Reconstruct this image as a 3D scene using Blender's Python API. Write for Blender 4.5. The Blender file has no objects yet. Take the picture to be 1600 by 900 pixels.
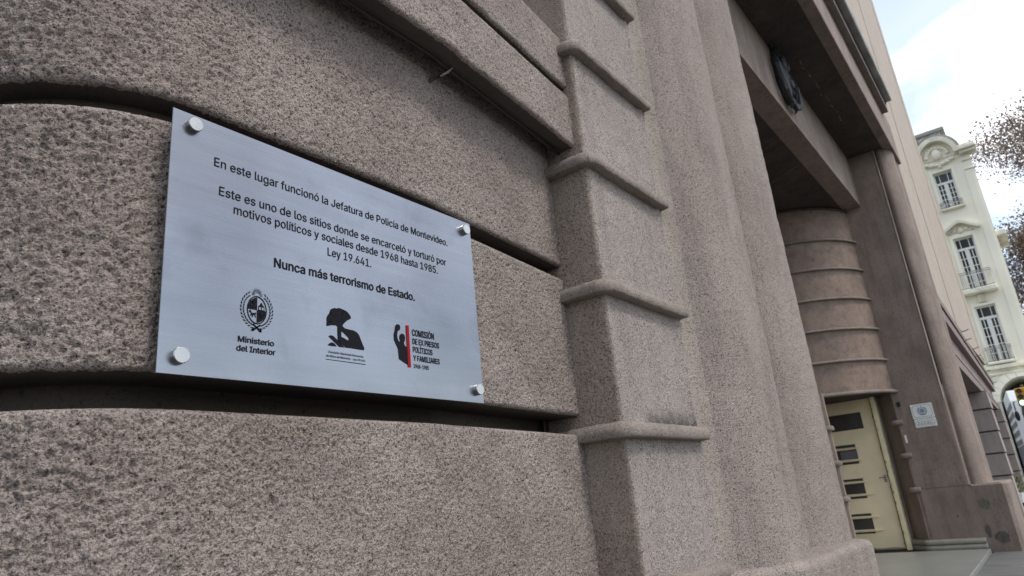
import bpy, math, random
import numpy as np
from mathutils import Matrix, Vector
from mathutils.geometry import tessellate_polygon, delaunay_2d_cdt
random.seed(7); rng = np.random.default_rng(7)
SC = bpy.context.scene
COL = SC.collection
# ------------------------------------------------------------------ units
# plan unit: 1 u = 1.25 m. X runs along the facade, Y into the building, Z up; z = 0 u at the lens.
S = 1.25
EYE = 1.05            # lens height above the pavement, in u

# ------------------------------------------------------------------ camera
cam = bpy.data.cameras.new('camera'); camo = bpy.data.objects.new('camera', cam); COL.objects.link(camo)
yaw, pitch, roll = 0.629634288, 0.312772431, -0.0992910466
cam.sensor_width = 36.0; cam.lens = 1076.918 / 1600 * 36.0
Fv = Vector((math.cos(yaw)*math.cos(pitch), math.sin(yaw)*math.cos(pitch), math.sin(pitch)))
R0 = Vector((math.sin(yaw), -math.cos(yaw), 0)); U0 = R0.cross(Fv)
Rv = math.cos(roll)*R0 + math.sin(roll)*U0; Uv = -math.sin(roll)*R0 + math.cos(roll)*U0
camo.matrix_world = Matrix(((Rv.x, Uv.x, -Fv.x, 0), (Rv.y, Uv.y, -Fv.y, 0), (Rv.z, Uv.z, -Fv.z, EYE*S), (0, 0, 0, 1)))
cam.clip_start = 0.05; cam.clip_end = 3000
cam.dof.use_dof = True; cam.dof.focus_distance = 1.75; cam.dof.aperture_fstop = 8.0
SC.camera = camo

# ------------------------------------------------------------------ sky and sun
SUN_EL, SUN_AZ = math.radians(55), math.radians(-86)      # azimuth measured from +X towards +Y
wd = bpy.data.worlds.new('World'); SC.world = wd; wd.use_nodes = True
nt = wd.node_tree; nt.nodes.clear()
def wn(t, **k):
    n = nt.nodes.new(t)
    for a, b in k.items(): setattr(n, a, b)
    return n
out = wn('ShaderNodeOutputWorld'); bg = wn('ShaderNodeBackground')
sky = wn('ShaderNodeTexSky'); sky.sky_type = 'NISHITA'; sky.sun_disc = False
sky.sun_elevation = SUN_EL; sky.sun_rotation = math.pi/2 - SUN_AZ; sky.dust_density = 2.0; sky.air_density = 1.0
geo = wn('ShaderNodeNewGeometry') if False else wn('ShaderNodeTexCoord')
sep = wn('ShaderNodeSeparateXYZ'); nt.links.new(geo.outputs['Generated'], sep.inputs[0])
mx = wn('ShaderNodeMath', operation='MAXIMUM'); mx.inputs[1].default_value = 0.0; nt.links.new(sep.outputs['Z'], mx.inputs[0])
ad = wn('ShaderNodeMath', operation='ADD'); ad.inputs[1].default_value = 0.28; nt.links.new(mx.outputs[0], ad.inputs[0])
dx = wn('ShaderNodeMath', operation='DIVIDE'); nt.links.new(sep.outputs['X'], dx.inputs[0]); nt.links.new(ad.outputs[0], dx.inputs[1])
dy = wn('ShaderNodeMath', operation='DIVIDE'); nt.links.new(sep.outputs['Y'], dy.inputs[0]); nt.links.new(ad.outputs[0], dy.inputs[1])
cmb = wn('ShaderNodeCombineXYZ'); nt.links.new(dx.outputs[0], cmb.inputs[0]); nt.links.new(dy.outputs[0], cmb.inputs[1])
cl = wn('ShaderNodeTexNoise'); cl.inputs['Scale'].default_value = 2.3; cl.inputs['Detail'].default_value = 7; cl.inputs['Roughness'].default_value = 0.52; cl.inputs['Distortion'].default_value = 0.4
nt.links.new(cmb.outputs[0], cl.inputs['Vector'])
rm = wn('ShaderNodeMapRange'); rm.inputs['From Min'].default_value = 0.49; rm.inputs['From Max'].default_value = 0.66
rm.inputs['To Min'].default_value = 0.30; rm.inputs['To Max'].default_value = 1.0
nt.links.new(cl.outputs[0], rm.inputs['Value'])
sc_ = wn('ShaderNodeMixRGB', blend_type='MULTIPLY'); sc_.inputs[0].default_value = 1.0
sc_.inputs[2].default_value = (2.0, 2.05, 2.0, 1); nt.links.new(sky.outputs[0], sc_.inputs[1])
mixc = wn('ShaderNodeMixRGB'); nt.links.new(rm.outputs[0], mixc.inputs[0]); nt.links.new(sc_.outputs[0], mixc.inputs[1])
cl2 = wn('ShaderNodeTexNoise'); cl2.inputs['Scale'].default_value = 1.25; cl2.inputs['Detail'].default_value = 5; cl2.inputs['Roughness'].default_value = 0.5; nt.links.new(cmb.outputs[0], cl2.inputs['Vector'])
rm2 = wn('ShaderNodeMapRange'); rm2.inputs['From Min'].default_value = 0.36; rm2.inputs['From Max'].default_value = 0.60; nt.links.new(cl2.outputs[0], rm2.inputs['Value'])
cc_ = wn('ShaderNodeMixRGB'); nt.links.new(rm2.outputs[0], cc_.inputs[0]); nt.links.new(cc_.outputs[0], mixc.inputs[2])
cc_.inputs[1].default_value = (8.0, 8.5, 9.4, 1); cc_.inputs[2].default_value = (14.6, 14.7, 14.9, 1)      # shaded and bright cloud before the strength below
nt.links.new(mixc.outputs[0], bg.inputs['Color']); bg.inputs['Strength'].default_value = 0.11
nt.links.new(bg.outputs[0], out.inputs['Surface'])
sl = bpy.data.lights.new('sun', 'SUN'); sl.energy = 1.5; sl.angle = math.radians(11); sl.color = (1.0, 0.96, 0.9)
so = bpy.data.objects.new('sun', sl); COL.objects.link(so)
sd = Vector((math.cos(SUN_EL)*math.cos(SUN_AZ), math.cos(SUN_EL)*math.sin(SUN_AZ), math.sin(SUN_EL)))
so.rotation_euler = sd.to_track_quat('Z', 'Y').to_euler(); so.location = (0, -10, 30)
SC.view_settings.view_transform = 'Standard'; SC.view_settings.look = 'None'; SC.view_settings.exposure = 0.2; SC.view_settings.gamma = 1.0

# ------------------------------------------------------------------ materials
def new_mat(name):
    m = bpy.data.materials.new(name); m.use_nodes = True
    t = m.node_tree; b = t.nodes['Principled BSDF']
    return m, t, b
def nd(t, kind, **k):
    n = t.nodes.new(kind)
    for a, v in k.items():
        if a in n.inputs: n.inputs[a].default_value = v
        else: setattr(n, a, v)
    return n
def plain(name, c, rough=0.6, metal=0.0, var=0.06, scale=6.0, bump=0.0, spec=0.5):
    m, t, b = new_mat(name)
    g = nd(t, 'ShaderNodeNewGeometry')
    n = nd(t, 'ShaderNodeTexNoise', Scale=scale, Detail=6.0)
    t.links.new(g.outputs['Position'], n.inputs['Vector'])
    r = nd(t, 'ShaderNodeValToRGB'); r.color_ramp.elements[0].position = 0.3; r.color_ramp.elements[1].position = 0.7
    r.color_ramp.elements[0].color = tuple(max(0, x*(1-var)) for x in c) + (1,)
    r.color_ramp.elements[1].color = tuple(min(1, x*(1+var)) for x in c) + (1,)
    t.links.new(n.outputs[0], r.inputs[0]); t.links.new(r.outputs[0], b.inputs['Base Color'])
    b.inputs['Roughness'].default_value = rough; b.inputs['Metallic'].default_value = metal
    b.inputs['Specular IOR Level'].default_value = spec
    if bump:
        n2 = nd(t, 'ShaderNodeTexNoise', Scale=scale*12, Detail=4.0); t.links.new(g.outputs['Position'], n2.inputs['Vector'])
        bp = nd(t, 'ShaderNodeBump', Distance=bump, Strength=0.8); t.links.new(n2.outputs[0], bp.inputs['Height']); t.links.new(bp.outputs[0], b.inputs['Normal'])
    return m
def stone(name, c1, c2, grain, pit, speck_d=0.35, speck_w=0.1, stain=0.25, streak=0.0, pits_scale=70.0, soot=False, pit_dark=0.35, rough_d=0.0006):
    """cast stone render: two-tone blotches, dark and light grains, pitted relief. sizes in metres"""
    m, t, b = new_mat(name)
    L = t.links.new
    g = nd(t, 'ShaderNodeNewGeometry')
    big = nd(t, 'ShaderNodeTexNoise', Scale=2.2, Detail=5.0, Roughness=0.6); L(g.outputs['Position'], big.inputs['Vector'])
    mix = nd(t, 'ShaderNodeMixRGB'); mix.inputs[1].default_value = c1 + (1,); mix.inputs[2].default_value = c2 + (1,)
    mr = nd(t, 'ShaderNodeMapRange'); mr.inputs['From Min'].default_value = 0.35; mr.inputs['From Max'].default_value = 0.65
    L(big.outputs[0], mr.inputs['Value']); L(mr.outputs[0], mix.inputs[0])
    # soot blotches and vertical streaks
    mp = nd(t, 'ShaderNodeMapping'); mp.inputs['Scale'].default_value = (5.0, 5.0, 0.9 if streak else 5.0); L(g.outputs['Position'], mp.inputs['Vector'])
    st = nd(t, 'ShaderNodeTexNoise', Scale=1.6, Detail=7.0, Roughness=0.65); L(mp.outputs[0], st.inputs['Vector'])
    sr = nd(t, 'ShaderNodeMapRange'); sr.inputs['From Min'].default_value = 0.45; sr.inputs['From Max'].default_value = 0.75
    sr.inputs['To Min'].default_value = 1.0; sr.inputs['To Max'].default_value = 1.0-stain; L(st.outputs[0], sr.inputs['Value'])
    m2 = nd(t, 'ShaderNodeMixRGB', blend_type='MULTIPLY'); m2.inputs[0].default_value = 1.0; L(mix.outputs[0], m2.inputs[1]); L(sr.outputs[0], m2.inputs[2])
    # grains: dark and white aggregate
    gr = nd(t, 'ShaderNodeTexNoise', Scale=grain, Detail=3.0, Roughness=0.6); L(g.outputs['Position'], gr.inputs['Vector'])
    gd = nd(t, 'ShaderNodeMapRange'); gd.inputs['From Min'].default_value = 0.37; gd.inputs['From Max'].default_value = 0.49
    gd.inputs['To Min'].default_value = 1.0-speck_d; gd.inputs['To Max'].default_value = 1.0; L(gr.outputs[0], gd.inputs['Value'])
    gl = nd(t, 'ShaderNodeMapRange'); gl.inputs['From Min'].default_value = 0.54; gl.inputs['From Max'].default_value = 0.66; gl.inputs['To Min'].default_value = 1.0; gl.inputs['To Max'].default_value = 1.0+speck_d*0.45; L(gr.outputs[0], gl.inputs['Value'])
    gm = nd(t, 'ShaderNodeMath', operation='MULTIPLY'); L(gd.outputs[0], gm.inputs[0]); L(gl.outputs[0], gm.inputs[1])
    m3 = nd(t, 'ShaderNodeMixRGB', blend_type='MULTIPLY'); m3.inputs[0].default_value = 1.0; L(m2.outputs[0], m3.inputs[1]); L(gm.outputs[0], m3.inputs[2])
    vw = nd(t, 'ShaderNodeTexVoronoi', Scale=grain*0.55); L(g.outputs['Position'], vw.inputs['Vector'])
    sp = nd(t, 'ShaderNodeSeparateXYZ'); L(vw.outputs['Color'], sp.inputs[0])
    wsel = nd(t, 'ShaderNodeMath', operation='GREATER_THAN'); wsel.inputs[1].default_value = 1.0-speck_w; L(sp.outputs[0], wsel.inputs[0])
    wsz = nd(t, 'ShaderNodeMath', operation='LESS_THAN'); wsz.inputs[1].default_value = 0.26; L(vw.outputs['Distance'], wsz.inputs[0])
    wml = nd(t, 'ShaderNodeMath', operation='MULTIPLY'); L(wsel.outputs[0], wml.inputs[0]); L(wsz.outputs[0], wml.inputs[1])
    wcol = nd(t, 'ShaderNodeMixRGB'); wcol.inputs[1].default_value = (0.62, 0.58, 0.52, 1); wcol.inputs[2].default_value = (0.36, 0.27, 0.15, 1); L(sp.outputs[1], wcol.inputs[0])
    m4 = nd(t, 'ShaderNodeMixRGB'); L(wml.outputs[0], m4.inputs[0]); L(m3.outputs[0], m4.inputs[1]); L(wcol.outputs[0], m4.inputs[2])
    fin = m4.outputs[0]
    if soot:      # dirt that has settled just above one ring moulding
        sx_ = nd(t, 'ShaderNodeSeparateXYZ'); L(g.outputs['Position'], sx_.inputs[0])
        a_ = nd(t, 'ShaderNodeMapRange'); a_.inputs['From Min'].default_value = (0.225+EYE)*S; a_.inputs['From Max'].default_value = (0.285+EYE)*S; a_.inputs['To Min'].default_value = 0.95; a_.inputs['To Max'].default_value = 0.0; L(sx_.outputs[2], a_.inputs['Value'])
        u_ = nd(t, 'ShaderNodeMath', operation='GREATER_THAN'); u_.inputs[1].default_value = (0.2+EYE)*S; L(sx_.outputs[2], u_.inputs[0])
        x_ = nd(t, 'ShaderNodeMapRange'); x_.inputs['From Min'].default_value = 2.0*S; x_.inputs['From Max'].default_value = 2.06*S; L(sx_.outputs[0], x_.inputs['Value'])
        n_ = nd(t, 'ShaderNodeTexNoise', Scale=26.0, Detail=7.0, Roughness=0.7); L(g.outputs['Position'], n_.inputs['Vector'])
        r_ = nd(t, 'ShaderNodeMapRange'); r_.inputs['From Min'].default_value = 0.34; r_.inputs['From Max'].default_value = 0.50; L(n_.outputs[0], r_.inputs['Value'])
        p1 = nd(t, 'ShaderNodeMath', operation='MULTIPLY'); L(a_.outputs[0], p1.inputs[0]); L(u_.outputs[0], p1.inputs[1])
        p2 = nd(t, 'ShaderNodeMath', operation='MULTIPLY'); L(p1.outputs[0], p2.inputs[0]); L(x_.outputs[0], p2.inputs[1])
        p3 = nd(t, 'ShaderNodeMath', operation='MULTIPLY'); L(p2.outputs[0], p3.inputs[0]); L(r_.outputs[0], p3.inputs[1])
        m5 = nd(t, 'ShaderNodeMixRGB'); m5.inputs[2].default_value = (0.05, 0.046, 0.042, 1); L(p3.outputs[0], m5.inputs[0]); L(fin, m5.inputs[1]); fin = m5.outputs[0]
    L(fin, b.inputs['Base Color'])
    b.inputs['Roughness'].default_value = 0.86; b.inputs['Specular IOR Level'].default_value = 0.35
    # relief
    dn = nd(t, 'ShaderNodeTexNoise', Scale=pits_scale*1.1, Detail=2.0); L(g.outputs['Position'], dn.inputs['Vector'])
    vm = nd(t, 'ShaderNodeVectorMath', operation='MULTIPLY_ADD'); vm.inputs[1].default_value = (1.1/pits_scale,)*3; L(dn.outputs['Color'], vm.inputs[0]); L(g.outputs['Position'], vm.inputs[2])
    vp = nd(t, 'ShaderNodeTexVoronoi', Scale=pits_scale); L(vm.outputs[0], vp.inputs['Vector'])
    sv = nd(t, 'ShaderNodeSeparateXYZ'); L(vp.outputs['Color'], sv.inputs[0])
    rad = nd(t, 'ShaderNodeMapRange'); rad.inputs['From Min'].default_value = 0.35; rad.inputs['From Max'].default_value = 1.0; rad.inputs['To Min'].default_value = 0.0; rad.inputs['To Max'].default_value = 0.42; L(sv.outputs[0], rad.inputs['Value'])
    df = nd(t, 'ShaderNodeMath', operation='SUBTRACT'); L(vp.outputs['Distance'], df.inputs[0]); L(rad.outputs[0], df.inputs[1])
    pr = nd(t, 'ShaderNodeMapRange'); pr.inputs['From Min'].default_value = -0.14; pr.inputs['From Max'].default_value = 0.06; L(df.outputs[0], pr.inputs['Value'])   # 0 in a pit, 1 on the face
    pc = nd(t, 'ShaderNodeMapRange'); pc.inputs['To Min'].default_value = 1.0-pit_dark; L(pr.outputs[0], pc.inputs['Value'])  # base colour is darker inside the pits
    m6 = nd(t, 'ShaderNodeMixRGB', blend_type='MULTIPLY'); m6.inputs[0].default_value = 1.0; L(fin, m6.inputs[1]); L(pc.outputs[0], m6.inputs[2]); L(m6.outputs[0], b.inputs['Base Color'])
    b1 = nd(t, 'ShaderNodeBump', Distance=pit, Strength=1.0); L(pr.outputs[0], b1.inputs['Height'])
    b2 = nd(t, 'ShaderNodeBump', Distance=rough_d, Strength=1.0); L(gr.outputs[0], b2.inputs['Height']); L(b1.outputs[0], b2.inputs['Normal'])
    L(b2.outputs[0], b.inputs['Normal'])
    return m
M = {}
M['coarse'] = stone('coarse_cast_stone', (0.372, 0.312, 0.279), (0.268, 0.216, 0.190), 185.0, 0.0070, 0.58, 0.012, 0.18, pits_scale=115, pit_dark=0.42, rough_d=0.0100)
M['pier'] = stone('pier_cast_stone', (0.352, 0.305, 0.277), (0.31, 0.266, 0.24), 175.0, 0.0045, 0.60, 0.008, 0.24, streak=1, pits_scale=130, soot=True, pit_dark=0.45, rough_d=0.0055)
M['pier_warm'] = stone('pier_cast_stone_warm', (0.385, 0.312, 0.258), (0.33, 0.266, 0.218), 170.0, 0.0060, 0.48, 0.01, 0.22, streak=1, pits_scale=120, pit_dark=0.35, rough_d=0.0080)
M['fillet'] = stone('fillet_cast_stone', (0.375, 0.322, 0.278), (0.335, 0.285, 0.243), 170.0, 0.0060, 0.42, 0.01, 0.16, streak=1, pits_scale=120, pit_dark=0.32, rough_d=0.008)
M['reed'] = stone('reeded_cast_stone', (0.355, 0.298, 0.263), (0.302, 0.25, 0.218), 165.0, 0.0065, 0.50, 0.02, 0.24, streak=1, pits_scale=115, pit_dark=0.4, rough_d=0.0085)
M['band'] = stone('moulding_stone', (0.265, 0.222, 0.192), (0.22, 0.182, 0.156), 200.0, 0.0030, 0.45, 0.02, 0.3, pits_scale=130)
M['groove'] = stone('joint_shade', (0.095, 0.078, 0.067), (0.065, 0.053, 0.046), 200.0, 0.001, 0.2, 0.0, 0.2)  # darkened so the shade in joints and under ledges is painted in
M['smooth'] = stone('smooth_pink_render', (0.290, 0.229, 0.193), (0.222, 0.172, 0.145), 60.0, 0.0012, 0.16, 0.0, 0.34, streak=1, pits_scale=40)
M['drum'] = stone('drum_render', (0.280, 0.208, 0.168), (0.212, 0.160, 0.132), 60.0, 0.0012, 0.16, 0.0, 0.38, pits_scale=40)
M['tower'] = stone('beige_tower_render', (0.46, 0.395, 0.330), (0.41, 0.35, 0.292), 20.0, 0.001, 0.08, 0.0, 0.14, streak=1, pits_scale=20)
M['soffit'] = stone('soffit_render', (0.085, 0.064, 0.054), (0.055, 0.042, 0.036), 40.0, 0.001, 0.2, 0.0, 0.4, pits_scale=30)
M['wingstone'] = stone('wing_render', (0.27, 0.22, 0.20), (0.23, 0.185, 0.17), 30.0, 0.001, 0.12, 0.0, 0.2, streak=1, pits_scale=30)
M['white'] = plain('white_stucco', (0.88, 0.835, 0.69), 0.85, var=0.09, scale=0.35, bump=0.004)
M['white_trim'] = plain('white_stucco_trim', (0.76, 0.72, 0.58), 0.85, var=0.22, scale=1.6, bump=0.004)
M['slate'] = plain('weathered_coping', (0.30, 0.29, 0.27), 0.9, var=0.3, scale=2)
M['arcade'] = plain('shaded_arcade_plaster', (0.10, 0.09, 0.07), 0.9, var=0.3, scale=1)  # dark tone paints the shade deep inside the arcade
M['pillar'] = stone('wing_pillar_render', (0.37, 0.31, 0.28), (0.33, 0.275, 0.25), 30.0, 0.001, 0.12, 0.0, 0.2, streak=1, pits_scale=30)
M['paint'] = plain('white_window_paint', (0.78, 0.77, 0.72), 0.5)
M['glassdark'] = plain('window_glass_dark', (0.035, 0.04, 0.04), 0.12, var=0.4, scale=1.2)
M['iron'] = plain('grey_iron', (0.25, 0.24, 0.22), 0.6, var=0.2)
M['door'] = plain('cream_door_paint', (0.80, 0.69, 0.46), 0.45, var=0.07, scale=3)
M['doorframe'] = plain('cream_frame_paint', (0.80, 0.72, 0.46), 0.5, var=0.10, scale=5)
M['doorglass'] = plain('door_glass', (0.05, 0.05, 0.045), 0.25, var=0.3, scale=3)
M['rustdark'] = plain('flaked_dark_edge', (0.05, 0.035, 0.025), 0.9, var=0.5, scale=20)
M['base'] = plain('greenish_base_moulding', (0.27, 0.26, 0.215), 0.7, var=0.15, scale=6)
M['platform'] = plain('green_grey_marble_step', (0.205, 0.209, 0.19), 0.35, var=0.10, scale=2.5)
M['pave'] = plain('pavement_slab', (0.115, 0.115, 0.11), 0.6, var=0.22, scale=2.0, bump=0.003)
M['road'] = plain('asphalt', (0.05, 0.05, 0.052), 0.85, var=0.2, scale=8, bump=0.004)
M['ground'] = plain('earth', (0.08, 0.078, 0.07), 0.95, var=0.2, scale=0.5)
M['kerb'] = plain('granite_kerb', (0.28, 0.28, 0.27), 0.8, var=0.15, scale=3)
M['ink'] = plain('black_ink', (0.010, 0.010, 0.013), 0.8, var=0.0, spec=0.1)
M['red'] = plain('red_ink', (0.26, 0.008, 0.013), 0.7, var=0.05, spec=0.1)
M['bronze'] = plain('dark_bronze', (0.035, 0.037, 0.042), 0.5, 0.4, var=0.4, scale=30, bump=0.004)
M['cable'] = plain('black_cable', (0.03, 0.025, 0.022), 0.6)
M['clip'] = plain('pale_clip', (0.22, 0.22, 0.21), 0.5)
M['enamel'] = plain('white_enamel', (0.80, 0.80, 0.77), 0.35, var=0.05, scale=8)
M['greyprint'] = plain('grey_print', (0.12, 0.12, 0.13), 0.5, var=0.1)
M['blueprint'] = plain('faded_blue_print', (0.22, 0.27, 0.38), 0.5, var=0.12, scale=60)
M['busw'] = plain('bus_white_paint', (0.74, 0.76, 0.76), 0.3, var=0.03)
M['navy'] = plain('navy_paint', (0.012, 0.016, 0.05), 0.35)
M['busglass'] = plain('bus_glass', (0.05, 0.055, 0.05), 0.1, var=0.4, scale=2)
M['busred'] = plain('bus_red', (0.5, 0.02, 0.03), 0.35)
M['rubber'] = plain('rubber', (0.02, 0.02, 0.02), 0.85)
M['yellow'] = plain('yellow_housing', (0.55, 0.33, 0.03), 0.5)
M['lensdark'] = plain('unlit_lens', (0.06, 0.045, 0.04), 0.3)
M['bark'] = plain('plane_bark', (0.20, 0.175, 0.16), 0.9, var=0.35, scale=5)
M['leafb'] = plain('brown_leaf', (0.20, 0.145, 0.11), 0.8, var=0.45, scale=3)
M['leafg'] = plain('green_leaf', (0.10, 0.16, 0.03), 0.7, var=0.4, scale=9)
M['conduit'] = plain('pale_conduit', (0.25, 0.215, 0.18), 0.7, var=0.15)
M['moss'] = plain('grey_green_patch', (0.12, 0.125, 0.085), 0.95, var=0.3, scale=20)
M['damp'] = plain('bare_mortar_patch', (0.10, 0.085, 0.075), 0.95, var=0.3, scale=20)
M['efflo'] = plain('lime_bloom', (0.17, 0.14, 0.12), 0.9, var=0.4, scale=20)
M['soot'] = plain('soot_stain', (0.085, 0.078, 0.07), 0.95, var=0.4, scale=60)
def lamp(name, c, e):
    m, t, b = new_mat(name); b.inputs['Base Color'].default_value = c + (1,)
    b.inputs['Emission Color'].default_value = c + (1,); b.inputs['Emission Strength'].default_value = e
    return m
M['amber'] = lamp('lit_amber_lens', (1.0, 0.25, 0.03), 3.0); M['green'] = lamp('lit_green_lens', (0.35, 1.0, 0.75), 3.0)
# brushed steel
def brushed(name, base, rough, aniso):
    m, t, b = new_mat(name); L = t.links.new
    g = nd(t, 'ShaderNodeNewGeometry')
    mp = nd(t, 'ShaderNodeMapping'); mp.inputs['Scale'].default_value = (6, 6, 900); L(g.outputs['Position'], mp.inputs['Vector'])
    n = nd(t, 'ShaderNodeTexNoise', Scale=1.0, Detail=4.0, Roughness=0.7); L(mp.outputs[0], n.inputs['Vector'])
    mp3 = nd(t, 'ShaderNodeMapping'); mp3.inputs['Scale'].default_value = (1.6, 1.6, 30); L(g.outputs['Position'], mp3.inputs['Vector'])
    n3 = nd(t, 'ShaderNodeTexNoise', Scale=1.0, Detail=4.0, Roughness=0.7); L(mp3.outputs[0], n3.inputs['Vector'])
    sm = nd(t, 'ShaderNodeTexNoise', Scale=7.0, Detail=5.0, Roughness=0.6); L(g.outputs['Position'], sm.inputs['Vector'])
    r1 = nd(t, 'ShaderNodeMapRange'); r1.inputs['From Min'].default_value = 0.3; r1.inputs['From Max'].default_value = 0.7
    r1.inputs['To Min'].default_value = rough-0.05; r1.inputs['To Max'].default_value = rough+0.09; L(n.outputs[0], r1.inputs['Value']); L(r1.outputs[0], b.inputs['Roughness'])
    cr = nd(t, 'ShaderNodeMapRange'); cr.inputs['From Min'].default_value = 0.56; cr.inputs['From Max'].default_value = 0.72; cr.inputs['To Min'].default_value = 1.0; cr.inputs['To Max'].default_value = 0.86
    L(sm.outputs[0], cr.inputs['Value'])
    cb = nd(t, 'ShaderNodeMapRange'); cb.inputs['From Min'].default_value = 0.3; cb.inputs['From Max'].default_value = 0.7; cb.inputs['To Min'].default_value = 0.90; cb.inputs['To Max'].default_value = 1.05
    L(n.outputs[0], cb.inputs['Value'])
    cc = nd(t, 'ShaderNodeMapRange'); cc.inputs['From Min'].default_value = 0.35; cc.inputs['From Max'].default_value = 0.65; cc.inputs['To Min'].default_value = 0.94; cc.inputs['To Max'].default_value = 1.03
    L(n3.outputs[0], cc.inputs['Value'])
    lw = nd(t, 'ShaderNodeTexNoise', Scale=2.6, Detail=2.0); L(g.outputs['Position'], lw.inputs['Vector'])  # broad tone variation, paints an uneven sheen into the metal colour
    lr = nd(t, 'ShaderNodeMapRange'); lr.inputs['From Min'].default_value = 0.35; lr.inputs['From Max'].default_value = 0.65; lr.inputs['To Min'].default_value = 0.84; lr.inputs['To Max'].default_value = 1.12; L(lw.outputs[0], lr.inputs['Value'])
    cr0 = cr; cr = nd(t, 'ShaderNodeMath', operation='MULTIPLY'); L(cr0.outputs[0], cr.inputs[0]); L(lr.outputs[0], cr.inputs[1])
    mu0 = nd(t, 'ShaderNodeMath', operation='MULTIPLY'); L(cr.outputs[0], mu0.inputs[0]); L(cc.outputs[0], mu0.inputs[1])
    mu = nd(t, 'ShaderNodeMath', operation='MULTIPLY'); L(mu0.outputs[0], mu.inputs[0]); L(cb.outputs[0], mu.inputs[1])
    mc = nd(t, 'ShaderNodeMixRGB', blend_type='MULTIPLY'); mc.inputs[0].default_value = 1.0; mc.inputs[1].default_value = base + (1,); L(mu.outputs[0], mc.inputs[2])
    L(mc.outputs[0], b.inputs['Base Color']); b.inputs['Metallic'].default_value = 1.0
    b.inputs['Anisotropic'].default_value = aniso
    bp = nd(t, 'ShaderNodeBump', Distance=0.00012, Strength=0.5); L(n.outputs[0], bp.inputs['Height']); L(bp.outputs[0], b.inputs['Normal'])
    return m
M['steel'] = brushed('brushed_steel', (0.26, 0.27, 0.298), 0.27, 0.6)
M['bolt'] = brushed('satin_steel_cap', (0.46, 0.45, 0.44), 0.26, 0.0)

# ------------------------------------------------------------------ mesh helpers (coordinates in u)
def W(p): return (p[0]*S, p[1]*S, (p[2]+EYE)*S)
class MB:
    def __init__(s): s.v = []; s.f = []
    def add(s, vs, fs):
        n = len(s.v); s.v += [tuple(v) for v in vs]; s.f += [tuple(i+n for i in f) for f in fs]
    def box(s, a, b):
        x0, y0, z0 = a; x1, y1, z1 = b
        s.add([(x0,y0,z0),(x1,y0,z0),(x1,y1,z0),(x0,y1,z0),(x0,y0,z1),(x1,y0,z1),(x1,y1,z1),(x0,y1,z1)],
              [(0,3,2,1),(4,5,6,7),(0,1,5,4),(1,2,6,5),(2,3,7,6),(3,0,4,7)]); return s
    def bbox(s, a, b, r):      # bevelled box
        x0, y0, z0 = a; x1, y1, z1 = b
        vs = []
        for z, k in ((z0, r), (z0+r, 0), (z1-r, 0), (z1, r)):
            x0k, x1k, y0k, y1k = x0+k, x1-k, y0+k, y1-k
            c = r*0.6 if k == 0 else 0
            vs += [(x0k+c,y0k,z),(x1k-c,y0k,z),(x1k,y0k+c,z),(x1k,y1k-c,z),(x1k-c,y1k,z),(x0k+c,y1k,z),(x0k,y1k-c,z),(x0k,y0k+c,z)] if k == 0 else \
                  [(x0k,y0k,z),(x1k,y0k,z),(x1k,y0k,z),(x1k,y1k,z),(x1k,y1k,z),(x0k,y1k,z),(x0k,y1k,z),(x0k,y0k,z)]
        fs = [tuple(reversed(range(8))), tuple(range(24, 32))]
        for k in range(3):
            for i in range(8):
                j = (i+1) % 8; fs.append((k*8+i, k*8+j, k*8+8+j, k*8+8+i))
        s.add(vs, fs); return s
    def prism(s, poly, z0, z1):       # plan polygon, counter clockwise seen from above
        n = len(poly); s.add([(x,y,z0) for x,y in poly] + [(x,y,z1) for x,y in poly],
              [tuple(reversed(range(n))), tuple(range(n, 2*n))] + [(i,(i+1)%n,n+(i+1)%n,n+i) for i in range(n)]); return s
    def tube(s, pts, r, n=8, cap=True):
        pts = [Vector(p) for p in pts]; k = len(pts); rs = r if isinstance(r, (list, tuple)) else [r]*k
        vs = []; up = Vector((0,0,1))
        for i, p in enumerate(pts):
            d = (pts[min(i+1,k-1)] - pts[max(i-1,0)]).normalized()
            a = d.cross(up)
            if a.length < 1e-3: a = d.cross(Vector((1,0,0)))
            a.normalize(); b = d.cross(a)
            for j in range(n):
                t = 2*math.pi*j/n; vs.append(p + (a*math.cos(t) + b*math.sin(t))*rs[i])
        fs = [(i*n+j, i*n+(j+1)%n, (i+1)*n+(j+1)%n, (i+1)*n+j) for i in range(k-1) for j in range(n)]
        if cap: fs += [tuple(range(n)), tuple(reversed(range((k-1)*n, k*n)))]
        s.add(vs, fs); return s
    def poly3(s, P, d):    # planar polygon extruded by vector d
        n = len(P); d = Vector(d); P = [Vector(p) for p in P]
        tri = tessellate_polygon([P])
        s.add(P + [p+d for p in P], [tuple(t) for t in tri] + [tuple(i+n for i in reversed(t)) for t in tri] + [(i,(i+1)%n,n+(i+1)%n,n+i) for i in range(n)]); return s
    def ellipsoid(s, c, r, n=12, m=8):
        vs = []
        for i in range(m+1):
            a = -math.pi/2 + math.pi*i/m
            for j in range(n):
                b = 2*math.pi*j/n; vs.append((c[0]+r[0]*math.cos(a)*math.cos(b), c[1]+r[1]*math.cos(a)*math.sin(b), c[2]+r[2]*math.sin(a)))
        s.add(vs, [(i*n+j, i*n+(j+1)%n, (i+1)*n+(j+1)%n, (i+1)*n+j) for i in range(m) for j in range(n)]); return s
    def grid(s, A, closed=False):     # A: array rows x cols x 3
        r, c = A.shape[:2]; vs = A.reshape(-1, 3).tolist()
        fs = [(i*c+j, i*c+j+1, (i+1)*c+j+1, (i+1)*c+j) for i in range(r-1) for j in range(c-1)]
        s.add(vs, fs); return s
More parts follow.
